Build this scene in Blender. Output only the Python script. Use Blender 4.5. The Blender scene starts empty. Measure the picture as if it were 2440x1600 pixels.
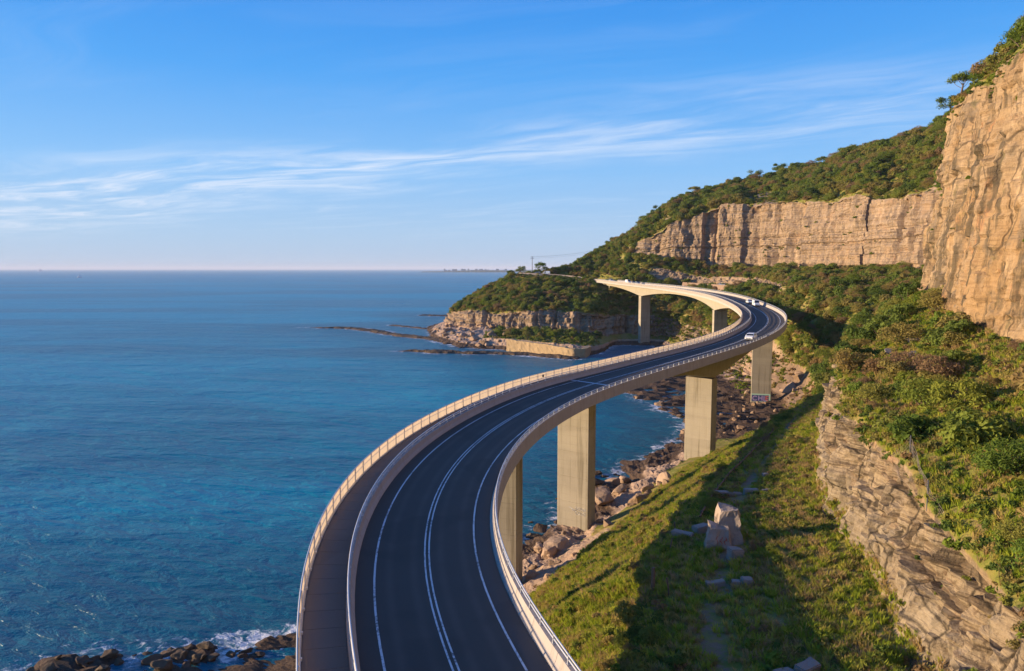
import bpy, bmesh, math, random
import numpy as np
from mathutils import Vector, Matrix

random.seed(7)
RNG = np.random.default_rng(11)
R = math.radians
SC = bpy.context.scene
COL = SC.collection

# ------------------------------------------------------------------ camera, sky, sun, exposure
CAM_Z = 44.0
cam_d = bpy.data.cameras.new('camera')
cam_d.sensor_width = 36.0
cam_d.lens = 36.0 * 1700.0 / 2440.0
cam_d.clip_start = 0.5
cam_d.clip_end = 90000.0
cam = bpy.data.objects.new('camera', cam_d)
cam.location = (0, 0, CAM_Z)
cam.rotation_euler = (R(90.0) - math.atan(159.0 / 1700.0), 0, 0)
COL.objects.link(cam)
SC.camera = cam

SUN_AZ = 6.0      # degrees in front of due left (-x)
SUN_EL = 8.5
sun_dir = Vector((-math.cos(R(SUN_AZ)) * math.cos(R(SUN_EL)), math.sin(R(SUN_AZ)) * math.cos(R(SUN_EL)), math.sin(R(SUN_EL))))
sd = bpy.data.lights.new('sun', 'SUN')
sd.energy = 5.0
sd.color = (1.0, 0.77, 0.49)
sd.angle = R(0.6)
sun = bpy.data.objects.new('sun', sd)
sun.rotation_euler = sun_dir.to_track_quat('Z', 'Y').to_euler()
sun.location = (-200, 0, 120)
COL.objects.link(sun)

world = bpy.data.worlds.new('World')
SC.world = world
world.use_nodes = True
wn, wl = world.node_tree.nodes, world.node_tree.links
wn.clear()


def N(nt, typ, **kw):
    n = nt.nodes.new(typ)
    for k, v in kw.items():
        if k.startswith('i_'):
            n.inputs[int(k[2:])].default_value = v
        else:
            setattr(n, k, v)
    return n


class NB:
    """tiny node-graph helper"""
    def __init__(self, nt):
        self.nt = nt

    def new(self, typ, **kw):
        n = self.nt.nodes.new(typ)
        for k, v in kw.items():
            setattr(n, k, v)
        return n

    def put(self, sock, v):
        if isinstance(v, bpy.types.NodeSocket):
            self.nt.links.new(v, sock)
        elif v is not None:
            if sock.type == 'RGBA' and isinstance(v, (tuple, list)) and len(v) == 3:
                v = (*v, 1.0)
            sock.default_value = v

    def math(self, op, a, b=None, c=None, clamp=False):
        n = self.new('ShaderNodeMath', operation=op, use_clamp=clamp)
        for i, v in enumerate((a, b, c)):
            self.put(n.inputs[i], v)
        return n.outputs[0]

    def vmath(self, op, a, b=None):
        n = self.new('ShaderNodeVectorMath', operation=op)
        self.put(n.inputs[0], a)
        if b is not None:
            self.put(n.inputs[1], b)
        return n.outputs[0]

    def mix(self, f, a, b, blend='MIX'):
        n = self.new('ShaderNodeMix', data_type='RGBA', blend_type=blend)
        n.clamp_factor = True
        self.put(n.inputs[0], f)
        self.put(n.inputs[6], a)
        self.put(n.inputs[7], b)
        return n.outputs[2]

    def noise(self, vec, scale, detail=4, rough=0.55, dist=0.0):
        n = self.new('ShaderNodeTexNoise')
        self.put(n.inputs['Vector'], vec)
        n.inputs['Scale'].default_value = scale
        n.inputs['Detail'].default_value = detail
        n.inputs['Roughness'].default_value = rough
        n.inputs['Distortion'].default_value = dist
        return n.outputs[0]

    def voro(self, vec, scale, feature='F1', out=0, rnd=1.0):
        n = self.new('ShaderNodeTexVoronoi', feature=feature)
        self.put(n.inputs['Vector'], vec)
        n.inputs['Scale'].default_value = scale
        n.inputs['Randomness'].default_value = rnd
        return n.outputs[out]

    def map(self, vec, scale=(1, 1, 1), rot=(0, 0, 0), loc=(0, 0, 0)):
        n = self.new('ShaderNodeMapping')
        self.put(n.inputs['Vector'], vec)
        n.inputs['Scale'].default_value = scale
        n.inputs['Rotation'].default_value = rot
        n.inputs['Location'].default_value = loc
        return n.outputs[0]

    def ramp(self, f, stops):
        n = self.new('ShaderNodeValToRGB')
        el = n.color_ramp.elements
        while len(el) > 1:
            el.remove(el[-1])
        for i, (p, c) in enumerate(stops):
            e = el[0] if i == 0 else el.new(p)
            e.position = p
            e.color = (*c, 1.0) if len(c) == 3 else c
        self.put(n.inputs[0], f)
        return n.outputs[0]

    def rng(self, v, a, b, c=0.0, d=1.0, smooth=True):
        n = self.new('ShaderNodeMapRange')
        n.interpolation_type = 'SMOOTHSTEP' if smooth else 'LINEAR'
        self.put(n.inputs[0], v)
        for i, q in enumerate((a, b, c, d)):
            self.put(n.inputs[i + 1], q)
        return n.outputs[0]

    def attr(self, name):
        n = self.new('ShaderNodeAttribute')
        n.attribute_name = name
        return n

    def bump(self, h, strength=0.5, dist=0.1, normal=None):
        n = self.new('ShaderNodeBump')
        n.inputs['Strength'].default_value = strength
        n.inputs['Distance'].default_value = dist
        self.put(n.inputs['Height'], h)
        if normal is not None:
            self.put(n.inputs['Normal'], normal)
        return n.outputs[0]


W = NB(world.node_tree)
sky = W.new('ShaderNodeTexSky', sky_type='NISHITA')
sky.sun_disc = False
sky.sun_elevation = R(SUN_EL)
sky.sun_rotation = R(270.0 + SUN_AZ)
sky.altitude = 40.0
sky.air_density = 1.0
sky.dust_density = 0.3
sky.ozone_density = 3.0
wout = W.new('ShaderNodeOutputWorld')
wbg = W.new('ShaderNodeBackground')
wbg.inputs['Strength'].default_value = 0.142
# thin high cirrus: streaks on a flat cloud sheet seen in perspective
geo = W.new('ShaderNodeTexCoord')
sep = W.new('ShaderNodeSeparateXYZ')
wl.new(geo.outputs['Generated'], sep.inputs[0])
zz = W.math('MAXIMUM', sep.outputs[2], 0.03)
zz = W.math('ADD', zz, 0.02)
cx = W.math('DIVIDE', sep.outputs[0], zz)
cy = W.math('DIVIDE', sep.outputs[1], zz)
ca, sa = 0.86, -0.51
al = W.math('ADD', W.math('MULTIPLY', cx, ca), W.math('MULTIPLY', cy, sa))
ac = W.math('ADD', W.math('MULTIPLY', cx, -sa), W.math('MULTIPLY', cy, ca))
cmb = W.new('ShaderNodeCombineXYZ')
wl.new(al, cmb.inputs[0])
wl.new(ac, cmb.inputs[1])
warp = W.noise(cmb.outputs[0], 0.35, 3)
ac2 = W.math('ADD', ac, W.math('MULTIPLY', W.math('SUBTRACT', warp, 0.5), 1.6))
cmb2 = W.new('ShaderNodeCombineXYZ')
wl.new(al, cmb2.inputs[0])
wl.new(ac2, cmb2.inputs[1])
st1 = W.noise(W.map(cmb2.outputs[0], (0.5, 1.9, 1)), 1.0, 8, 0.64, 0.9)
st2 = W.noise(W.map(cmb2.outputs[0], (0.12, 0.55, 1), loc=(3.1, 1.7, 0)), 1.0, 4, 0.5)
stk = W.math('MULTIPLY', W.rng(st1, 0.42, 0.78), W.rng(st2, 0.36, 0.64))
# one long band of cirrus crossing the sky
band = W.math('ABSOLUTE', W.math('SUBTRACT', ac2, 4.62))
bw = W.math('ADD', 1.5, W.math('MULTIPLY', W.math('MAXIMUM', W.math('SUBTRACT', -3.5, al), 0.0), 0.30))
bandm = W.rng(W.math('DIVIDE', band, bw), 0.0, 1.0, 1.0, 0.0)
blot = W.noise(W.map(cmb2.outputs[0], (0.5, 0.9, 1), loc=(1.3, 5.2, 0)), 1.0, 6, 0.6)
bandm = W.math('MULTIPLY', bandm, W.rng(blot, 0.30, 0.62))
bandm = W.math('MULTIPLY', bandm, W.rng(al, -0.9, 0.9, 1.0, 0.0))
bandm = W.math('MULTIPLY', bandm, W.rng(st1, 0.30, 0.66))
cloud = W.math('MAXIMUM', W.math('MULTIPLY', stk, 0.3), W.math('MULTIPLY', bandm, 1.0))
fade = W.rng(sep.outputs[2], 0.02, 0.07)
cloud = W.math('MULTIPLY', cloud, W.rng(al, -2.0, -7.0, 1.0, 1.7))
cloud = W.math('MULTIPLY', cloud, fade)
# clear morning air: pale lavender horizon deepening to saturated blue, uneven towards the sun
grad = W.ramp(sep.outputs[2], [(0.0, (1.62, 2.1, 2.85)), (0.05, (1.45, 2.15, 3.1)), (0.13, (0.92, 1.95, 3.4)), (0.25, (0.30, 1.40, 3.35)), (0.40, (0.06, 0.90, 3.0)), (1.0, (0.04, 0.55, 2.2))])
skym = W.mix(0.94, sky.outputs[0], grad)
skyc = W.mix(W.math('MULTIPLY', cloud, 0.55), skym, (3.1, 3.3, 3.7))
wl.new(skyc, wbg.inputs['Color'])
wl.new(wbg.outputs[0], wout.inputs[0])

SC.view_settings.view_transform = 'Standard'
SC.view_settings.look = 'None'
SC.view_settings.gamma = 1.0
SC.view_settings.use_curve_mapping = False
SC.view_settings.exposure = 0.98
SC.cycles.max_bounces = 6
SC.cycles.diffuse_bounces = 3
SC.cycles.transparent_max_bounces = 8


# ------------------------------------------------------------------ noise helpers
def _hash(ix, iy, iz, seed):
    h = (ix.astype(np.int64) * 374761393 + iy.astype(np.int64) * 668265263 + iz.astype(np.int64) * 1274126177 + seed * 974634777) & 0xFFFFFFFF
    h = ((h ^ (h >> 13)) * 1274126177) & 0xFFFFFFFF
    h = h ^ (h >> 16)
    return (h & 0xFFFFFF) / float(0xFFFFFF)


def vnoise(P, seed=0):
    P = np.asarray(P, float)
    i = np.floor(P)
    f = P - i
    f = f * f * f * (f * (f * 6 - 15) + 10)
    i = i.astype(np.int64)
    out = 0
    for dx in (0, 1):
        wx = f[..., 0] if dx else 1 - f[..., 0]
        for dy in (0, 1):
            wy = f[..., 1] if dy else 1 - f[..., 1]
            for dz in (0, 1):
                wz = f[..., 2] if dz else 1 - f[..., 2]
                out = out + wx * wy * wz * _hash(i[..., 0] + dx, i[..., 1] + dy, i[..., 2] + dz, seed)
    return out * 2 - 1


def fbm(P, octaves=4, seed=0, gain=0.5, lac=2.03):
    P = np.asarray(P, float)
    a, s, t = 1.0, 0.0, 0.0
    for o in range(octaves):
        s = s + a * vnoise(P * (lac ** o) + 17.3 * o, seed + o)
        t += a
        a *= gain
    return s / t


def noise1(x, seed=0):
    x = np.asarray(x, float)
    z = np.zeros_like(x)
    return vnoise(np.stack([x, z + 0.5, z + 0.5], -1), seed)


def smooth(a, b, x):
    t = np.clip((np.asarray(x, float) - a) / (b - a), 0, 1)
    return t * t * (3 - 2 * t)


# ------------------------------------------------------------------ object helpers
def tag(o, label=None, cat=None, group=None, kind=None):
    if label:
        o['label'] = label
    if cat:
        o['category'] = cat
    if group:
        o['group'] = group
    if kind:
        o['kind'] = kind
    return o


def link(name, mesh, mat=None, parent=None):
    o = bpy.data.objects.new(name, mesh)
    COL.objects.link(o)
    if mat is not None and mesh is not None and len(mesh.materials) == 0:
        for m in (mat if isinstance(mat, (list, tuple)) else [mat]):
            mesh.materials.append(m)
    if parent is not None:
        o.parent = parent
    return o


def empty(name, loc=(0, 0, 0), rz=0.0, parent=None):
    o = bpy.data.objects.new(name, None)
    o.empty_display_size = 0.3
    COL.objects.link(o)
    o.location = loc
    o.rotation_euler = (0, 0, rz)
    if parent is not None:
        o.parent = parent
    return o


def mesh_np(name, V, F, smoothed=False):
    me = bpy.data.meshes.new(name)
    V = np.asarray(V, np.float32).reshape(-1, 3)
    F = np.asarray(F, np.int32)
    k = F.shape[1]
    me.vertices.add(len(V))
    me.vertices.foreach_set('co', V.ravel())
    me.loops.add(F.size)
    me.loops.foreach_set('vertex_index', F.ravel())
    me.polygons.add(len(F))
    me.polygons.foreach_set('loop_start', np.arange(len(F), dtype=np.int32) * k)
    me.polygons.foreach_set('loop_total', np.full(len(F), k, np.int32))
    me.polygons.foreach_set('use_smooth', np.full(len(F), smoothed, bool))
    me.update(calc_edges=True)
    me.validate()
    return me


def mesh_py(name, V, F, smoothed=False):
    me = bpy.data.meshes.new(name)
    me.from_pydata([tuple(map(float, v)) for v in V], [], [tuple(map(int, f)) for f in F])
    if smoothed:
        for p in me.polygons:
            p.use_smooth = True
    me.update()
    return me


def set_attr(me, name, arr):
    a = me.attributes.new(name, 'FLOAT', 'POINT')
    a.data.foreach_set('value', np.asarray(arr, np.float32).ravel())


def grid_faces(nu, nv):
    i = np.arange(nu - 1)[:, None] * nv + np.arange(nv - 1)[None, :]
    return np.stack([i, i + nv, i + nv + 1, i + 1], -1).reshape(-1, 4)


class MB:
    """collects boxes, tubes and loose faces into one mesh"""
    def __init__(self):
        self.v, self.f, self.m = [], [], []

    def add(self, V, F, mi=0):
        b = len(self.v)
        self.v += [tuple(map(float, p)) for p in V]
        self.f += [tuple(int(i) + b for i in q) for q in F]
        self.m += [mi] * len(F)
        return self

    def box(self, c, s, mi=0, rz=0.0, M=None):
        hx, hy, hz = s[0] / 2, s[1] / 2, s[2] / 2
        V = [(x, y, z) for z in (-hz, hz) for x, y in ((-hx, -hy), (hx, -hy), (hx, hy), (-hx, hy))]
        cr, sr = math.cos(rz), math.sin(rz)
        V = [(c[0] + x * cr - y * sr, c[1] + x * sr + y * cr, c[2] + z) for x, y, z in V]
        if M is not None:
            V = [tuple(M @ Vector(p)) for p in V]
        return self.add(V, [(3, 2, 1, 0), (4, 5, 6, 7), (0, 1, 5, 4), (1, 2, 6, 5), (2, 3, 7, 6), (3, 0, 4, 7)], mi)

    def tube(self, pts, r, n=6, mi=0, caps=True):
        pts = [Vector(p) for p in pts]
        rr = r if isinstance(r, (list, tuple)) else [r] * len(pts)
        rings = []
        for i, p in enumerate(pts):
            d = (pts[min(i + 1, len(pts) - 1)] - pts[max(i - 1, 0)]).normalized()
            up = Vector((0, 0, 1)) if abs(d.z) < 0.9 else Vector((1, 0, 0))
            a = d.cross(up).normalized()
            b = d.cross(a)
            rings.append([p + (a * math.cos(2 * math.pi * k / n) + b * math.sin(2 * math.pi * k / n)) * rr[i] for k in range(n)])
        V = [q for ring in rings for q in ring]
        F = []
        for i in range(len(pts) - 1):
            for k in range(n):
                k2 = (k + 1) % n
                F.append((i * n + k, i * n + k2, (i + 1) * n + k2, (i + 1) * n + k))
        if caps:
            F.append(tuple(range(n))[::-1])
            F.append(tuple((len(pts) - 1) * n + k for k in range(n)))
        return self.add(V, F, mi)

    def mesh(self, name, smoothed=False):
        me = mesh_py(name, self.v, self.f, smoothed)
        if any(self.m):
            me.polygons.foreach_set('material_index', self.m)
        return me

    def build(self, name, mat, parent=None, smoothed=False):
        return link(name, self.mesh(name, smoothed), mat, parent)


# ------------------------------------------------------------------ materials
def new_mat(name):
    m = bpy.data.materials.new(name)
    m.use_nodes = True
    nt = m.node_tree
    nt.nodes.clear()
    b = NB(nt)
    out = b.new('ShaderNodeOutputMaterial')
    return m, b, out


def principled(b, out, color, rough=0.7, normal=None, spec=0.3, metal=0.0):
    p = b.new('ShaderNodeBsdfPrincipled')
    b.put(p.inputs['Base Color'], color)
    b.put(p.inputs['Roughness'], rough)
    p.inputs['Metallic'].default_value = metal
    p.inputs['Specular IOR Level'].default_value = spec
    if normal is not None:
        b.put(p.inputs['Normal'], normal)
    b.nt.links.new(p.outputs[0], out.inputs[0])
    return p


def pos(b):
    return b.new('ShaderNodeNewGeometry').outputs['Position']


def simple(name, col, rough=0.6, metal=0.0, spec=0.4, vary=0.12, scale=3.0):
    m, b, out = new_mat(name)
    co = b.new('ShaderNodeTexCoord').outputs['Object']
    n = b.noise(co, scale, 4)
    c = b.mix(n, tuple(x * (1 - vary) for x in col), tuple(min(1, x * (1 + vary)) for x in col))
    principled(b, out, c, rough, spec=spec, metal=metal)
    return m


def concrete_mat(name, col, streak=0.35, joint=0.0):
    m, b, out = new_mat(name)
    P = pos(b)
    n1 = b.noise(P, 0.5, 5, 0.6)
    n2 = b.noise(P, 5.0, 5, 0.6)
    stv = b.noise(b.map(P, (2.2, 2.2, 0.12)), 1.0, 5, 0.6)
    c = b.mix(n1, tuple(x * 0.82 for x in col), tuple(min(1, x * 1.12) for x in col))
    c = b.mix(b.math('MULTIPLY', b.rng(stv, 0.5, 0.75), streak), c, tuple(x * f for x, f in zip(col, (0.55, 0.5, 0.42))))
    c = b.mix(b.math('MULTIPLY', b.rng(n2, 0.55, 0.8), 0.25), c, tuple(x * 0.65 for x in col))
    bm = b.bump(n2, 0.25, 0.03)
    if joint:
        sx_ = b.new('ShaderNodeSeparateXYZ')
        b.put(sx_.inputs[0], b.new('ShaderNodeTexCoord').outputs['Object'])
        lz = b.math('PINGPONG', sx_.outputs[2], 0.7)
        lx = b.math('PINGPONG', sx_.outputs[0], 0.61)
        ln = b.math('MAXIMUM', b.rng(lz, 0.0, 0.035, 1.0, 0.0), b.math('MULTIPLY', b.rng(lx, 0.0, 0.03, 1.0, 0.0), 0.7))
        c = b.mix(b.math('MULTIPLY', b.math('MULTIPLY', ln, joint), b.rng(n1, 0.3, 0.7)), c, tuple(x * 0.45 for x in col))
        rain = b.noise(b.map(P, (1.1, 1.1, 0.05)), 1.0, 5, 0.65)
        c = b.mix(b.math('MULTIPLY', b.rng(rain, 0.52, 0.66), 0.55), c, (0.12, 0.095, 0.055))
        lift = b.noise(b.map(P, (0.03, 0.03, 0.24)), 1.0, 2)
        c = b.mix(b.math('MULTIPLY', b.rng(lift, 0.5, 0.6), 0.25), c, tuple(min(1, x * 1.35) for x in col))
    principled(b, out, c, 0.82, bm, 0.25)
    return m


M = {}
M['concrete'] = concrete_mat('concrete_pale', (0.40, 0.36, 0.31))
M['pier'] = concrete_mat('concrete_pier', (0.34, 0.29, 0.215), 0.5, 0.8)
M['girder'] = concrete_mat('concrete_girder', (0.35, 0.30, 0.225), 0.6)
M['barrier'] = concrete_mat('concrete_barrier', (0.39, 0.34, 0.30), 0.4)
M['steel'] = simple('galvanised_steel', (0.50, 0.50, 0.52), 0.4, 0.35, 0.5, 0.1, 6)
M['dark_steel'] = simple('dark_steel', (0.10, 0.10, 0.11), 0.5, 0.3)
def line_paint():
    m, b, out = new_mat('worn_line_paint')
    P = pos(b)
    w = b.noise(P, 3.5, 5, 0.7)
    w2 = b.noise(P, 0.3, 3)
    f = b.rng(b.math('ADD', b.math('MULTIPLY', w, 0.7), b.math('MULTIPLY', w2, 0.45)), 0.56, 0.72)
    principled(b, out, b.mix(f, (0.62, 0.61, 0.60), (0.16, 0.15, 0.145)), 0.7, None, 0.25)
    return m


M['white_paint'] = line_paint()
M['wood'] = simple('weathered_wood', (0.16, 0.11, 0.075), 0.85, 0, 0.2, 0.35, 3)
M['rusty'] = simple('rusty_rail', (0.20, 0.105, 0.06), 0.8, 0, 0.2, 0.35, 3)
M['tyre'] = simple('tyre_rubber', (0.02, 0.02, 0.02), 0.85)
M['glass'] = simple('car_glass', (0.02, 0.025, 0.03), 0.08, 0, 0.6, 0.05)
M['lamp'] = simple('headlamp', (0.75, 0.75, 0.72), 0.2, 0, 0.6, 0.05)
M['red_lamp'] = simple('tail_lamp', (0.5, 0.02, 0.02), 0.3, 0, 0.5, 0.05)
M['chrome'] = simple('wheel_rim', (0.45, 0.45, 0.47), 0.35, 0.7, 0.5, 0.05)


def asphalt_mat(name, c0, c1):
    m, b, out = new_mat(name)
    P = pos(b)
    n = b.noise(P, 0.35, 4)
    g = b.noise(P, 14.0, 3, 0.7)
    c = b.mix(n, c0, c1)
    off = b.attr('lateral').outputs['Fac']
    trk = b.rng(b.math('ABSOLUTE', b.math('SUBTRACT', b.math('ABSOLUTE', b.math('SUBTRACT', b.math('ABSOLUTE', off), 1.75)), 0.8)), 0.0, 0.45, 1.0, 0.0)
    c = b.mix(b.math('MULTIPLY', b.math('MULTIPLY', trk, n), 0.55), c, tuple(x * 1.9 for x in c1))
    pt = b.noise(b.map(P, (0.11, 0.11, 0.11)), 1.0, 2)
    c = b.mix(b.math('MULTIPLY', b.rng(pt, 0.56, 0.6), 0.35), c, tuple(x * 0.6 for x in c0))
    c = b.mix(b.math('MULTIPLY', g, 0.5), c, tuple(x * 1.7 for x in c1))
    principled(b, out, c, 0.85, b.bump(g, 0.3, 0.01), 0.25)
    return m


M['asphalt'] = asphalt_mat('asphalt', (0.054, 0.043, 0.034), (0.076, 0.061, 0.049))
M['path'] = asphalt_mat('footpath_surface', (0.105, 0.078, 0.060), (0.145, 0.110, 0.086))
M['shoulder'] = asphalt_mat('shoulder_surface', (0.055, 0.047, 0.042), (0.075, 0.063, 0.055))


def screen_mat():
    # pale perforated balustrade sheet: part of the light goes through
    m, b, out = new_mat('perforated_screen')
    P = pos(b)
    stv = b.noise(b.map(P, (1.6, 1.6, 0.15)), 1.0, 4, 0.6)
    c = b.mix(stv, (0.66, 0.58, 0.50), (0.86, 0.78, 0.68))
    d = b.new('ShaderNodeBsdfDiffuse')
    b.put(d.inputs[0], c)
    t = b.new('ShaderNodeBsdfTranslucent')
    b.put(t.inputs[0], c)
    mx = b.new('ShaderNodeMixShader')
    mx.inputs[0].default_value = 0.68
    b.nt.links.new(d.outputs[0], mx.inputs[1])
    b.nt.links.new(t.outputs[0], mx.inputs[2])
    b.nt.links.new(mx.outputs[0], out.inputs[0])
    return m


M['screen'] = screen_mat()


def rock_color(b, P, scale=1.0):
    """sandstone: strata, vertical stains, orange and grey patches"""
    warp = b.noise(P, 0.12 * scale, 3)
    zst = b.map(P, (0.05, 0.05, 1.0))
    zw = b.new('ShaderNodeVectorMath', operation='ADD')
    cw = b.new('ShaderNodeCombineXYZ')
    b.put(cw.inputs[2], b.math('MULTIPLY', warp, 1.2))
    b.nt.links.new(zst, zw.inputs[0])
    b.nt.links.new(cw.outputs[0], zw.inputs[1])
    strata = b.noise(zw.outputs[0], 1.1 * scale, 7, 0.72)
    big = b.noise(P, 0.07 * scale, 4)
    patch = b.noise(P, 0.22 * scale, 5, 0.65)
    fine = b.noise(P, 1.6 * scale, 6, 0.7)
    stain = b.noise(b.map(P, (0.55, 0.55, 0.05)), scale, 5, 0.65)
    c = b.ramp(strata, [(0.26, (0.112, 0.078, 0.051)), (0.38, (0.245, 0.167, 0.097)), (0.48, (0.377, 0.258, 0.145)), (0.58, (0.286, 0.193, 0.110)), (0.74, (0.479, 0.336, 0.198))])
    c = b.mix(b.math('MULTIPLY', b.rng(big, 0.46, 0.66), 0.48), c, (0.367, 0.207, 0.079))
    c = b.mix(b.math('MULTIPLY', b.rng(patch, 0.57, 0.68), 0.5), c, (0.388, 0.170, 0.070))
    c = b.mix(b.math('MULTIPLY', b.rng(patch, 0.49, 0.36), 0.75), c, (0.194, 0.147, 0.101))
    pale = b.noise(b.map(P, (0.20, 0.20, 0.05), loc=(7, 3, 1)), scale, 5, 0.65)
    c = b.mix(b.math('MULTIPLY', b.rng(pale, 0.54, 0.66), 0.75), c, (0.510, 0.354, 0.207))
    c = b.mix(b.math('MULTIPLY', b.rng(stain, 0.49, 0.61), 0.82), c, (0.085, 0.066, 0.042))
    moss = b.noise(P, 0.35 * scale, 5, 0.7)
    c = b.mix(b.math('MULTIPLY', b.rng(moss, 0.56, 0.68), 0.45), c, (0.11, 0.105, 0.04))
    c = b.mix(b.math('MULTIPLY', b.rng(fine, 0.54, 0.70), 0.6), c, (0.087, 0.059, 0.035))
    # bedding partings and vertical joints
    beds = b.noise(b.map(zw.outputs[0], (0.5, 0.5, 1.0)), 3.6 * scale, 3, 0.6)
    bedl = b.rng(b.math('ABSOLUTE', b.math('SUBTRACT', beds, 0.5)), 0.0, 0.035, 1.0, 0.0)
    wz = b.new('ShaderNodeTexNoise')
    b.put(wz.inputs['Vector'], P)
    wz.inputs['Scale'].default_value = 0.5
    wadd = b.new('ShaderNodeVectorMath', operation='MULTIPLY_ADD')
    b.put(wadd.inputs[0], wz.outputs[1])
    wadd.inputs[1].default_value = (1.6, 1.6, 1.0)
    b.put(wadd.inputs[2], P)
    jnt = b.voro(b.map(wadd.outputs[0], (0.30, 0.30, 0.13)), scale, 'DISTANCE_TO_EDGE', 0)
    jl = b.rng(jnt, 0.0, 0.045, 1.0, 0.0)
    jmask = b.rng(b.noise(P, 0.18 * scale, 2), 0.42, 0.6)
    jmask2 = b.rng(b.noise(b.map(P, (0.2, 0.2, 0.5)), scale, 3), 0.42, 0.62)
    crack = b.math('MAXIMUM', b.math('MULTIPLY', b.math('MULTIPLY', bedl, jmask2), 0.42), b.math('MULTIPLY', jl, jmask))
    c = b.mix(b.math('MULTIPLY', crack, 0.7), c, (0.055, 0.042, 0.030))
    strata = b.math('SUBTRACT', b.math('ADD', strata, b.math('MULTIPLY', beds, 0.12)), b.math('MULTIPLY', crack, 0.22))
    return c, strata, fine, stain


def terrain_mat():
    m, b, out = new_mat('coast_terrain')
    P = pos(b)
    rock, strata, fine, stain = rock_color(b, P)
    # roadside rock wall: cream massive bed below, thin brown beds above
    wv = b.attr('wall').outputs['Fac']
    wh = b.attr('wallh').outputs['Fac']
    wn1 = b.noise(b.map(P, (0.07, 0.07, 1.15)), 1.0, 7, 0.72, 0.25)
    wn2 = b.noise(P, 0.8, 6, 0.7)
    wn3 = b.noise(b.map(P, (0.06, 0.06, 5.5)), 1.0, 3, 0.6)
    up = b.ramp(wn1, [(0.30, (0.040, 0.030, 0.022)), (0.41, (0.115, 0.083, 0.055)), (0.47, (0.30, 0.225, 0.14)), (0.53, (0.36, 0.275, 0.175)), (0.57, (0.10, 0.072, 0.048)), (0.64, (0.23, 0.175, 0.115)), (0.76, (0.42, 0.33, 0.22))])  # dark stops: brown beds, plus shade of recessed bands put into the colour
    up = b.mix(b.math('MULTIPLY', b.rng(wn2, 0.56, 0.70), 0.5), up, (0.34, 0.175, 0.095))
    up = b.mix(b.math('MULTIPLY', b.rng(wn2, 0.48, 0.36), 0.6), up, (0.13, 0.105, 0.075))
    low = b.mix(b.rng(wn2, 0.3, 0.7), (0.20, 0.155, 0.10), (0.42, 0.335, 0.225))
    low = b.mix(b.math('MULTIPLY', b.rng(wn1, 0.52, 0.40), 0.6), low, (0.15, 0.115, 0.08))
    low = b.mix(b.math('MULTIPLY', b.rng(b.math('ABSOLUTE', b.math('SUBTRACT', wn3, 0.5)), 0.0, 0.02, 1.0, 0.0), 0.5), low, (0.12, 0.09, 0.06))
    low = b.mix(b.math('MULTIPLY', b.rng(stain, 0.52, 0.66), 0.5), low, (0.20, 0.15, 0.10))
    wcol = b.mix(b.rng(b.math('ADD', wh, b.math('MULTIPLY', b.math('SUBTRACT', wn2, 0.5), 0.35)), 0.36, 0.48), low, up)
    wcol = b.mix(b.math('MULTIPLY', b.rng(fine, 0.52, 0.68), 0.6), wcol, (0.075, 0.056, 0.038))
    rock = b.mix(b.math('MULTIPLY', wv, 0.8), rock, wcol)
    wj = b.voro(b.map(P, (0.28, 0.28, 0.16)), 1.0, 'DISTANCE_TO_EDGE', 0)
    wjl = b.math('MULTIPLY', b.rng(b.math('ADD', wj, b.math('MULTIPLY', b.math('SUBTRACT', wn2, 0.5), 0.10)), 0.0, 0.035, 1.0, 0.0), wv)
    rock = b.mix(b.math('MULTIPLY', wjl, 0.85), rock, (0.035, 0.027, 0.02))
    # the far band of cliffs is greyer and pinker, clearly bedded
    sp_ = b.new('ShaderNodeSeparateXYZ')
    b.put(sp_.inputs[0], P)
    fm = b.rng(sp_.outputs[1], 230, 300)
    fb1 = b.noise(b.map(P, (0.012, 0.012, 0.42)), 1.0, 6, 0.7)
    fcol = b.ramp(fb1, [(0.30, (0.085, 0.060, 0.048)), (0.44, (0.215, 0.150, 0.108)), (0.54, (0.335, 0.245, 0.180)), (0.62, (0.20, 0.140, 0.102)), (0.76, (0.40, 0.30, 0.225))])
    rock = b.mix(b.math('MULTIPLY', fm, 0.5), rock, fcol)
    rk = b.attr('rock').outputs['Fac']
    wet = b.attr('wet').outputs['Fac']
    tr = b.attr('trail').outputs['Fac']
    n1 = b.noise(P, 0.35, 5, 0.6)
    n2 = b.noise(P, 1.7, 5, 0.65)
    grass = b.ramp(n1, [(0.25, (0.105, 0.110, 0.022)), (0.42, (0.175, 0.180, 0.030)), (0.56, (0.25, 0.20, 0.055)), (0.72, (0.28, 0.18, 0.085))])
    grass = b.mix(b.math('MULTIPLY', b.rng(n2, 0.5, 0.72), 0.7), grass, (0.25, 0.165, 0.09))
    dirt = b.mix(n2, (0.17, 0.105, 0.06), (0.30, 0.20, 0.125))
    c = b.mix(b.rng(b.math('ADD', tr, b.math('MULTIPLY', b.math('SUBTRACT', n2, 0.5), 1.8)), 0.35, 0.75), grass, dirt)
    pink = b.mix(n2, (0.29, 0.19, 0.13), (0.46, 0.325, 0.235))
    dark = b.mix(n2, (0.045, 0.029, 0.021), (0.125, 0.078, 0.05))
    shore = b.mix(b.rng(wet, 0.35, 0.7), pink, dark)
    sh = b.attr('shore').outputs['Fac']
    rock = b.mix(sh, rock, shore)
    rmask = b.rng(b.math('ADD', rk, b.math('MULTIPLY', b.math('SUBTRACT', n1, 0.5), 0.7)), 0.42, 0.6)
    c = b.mix(rmask, c, rock)
    h = b.math('ADD', b.math('MULTIPLY', strata, b.math('MULTIPLY', rk, 0.9)), b.math('MULTIPLY', fine, 0.8))
    bm = b.bump(h, 0.9, 0.45)
    principled(b, out, c, 0.9, bm, 0.15)
    return m


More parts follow.
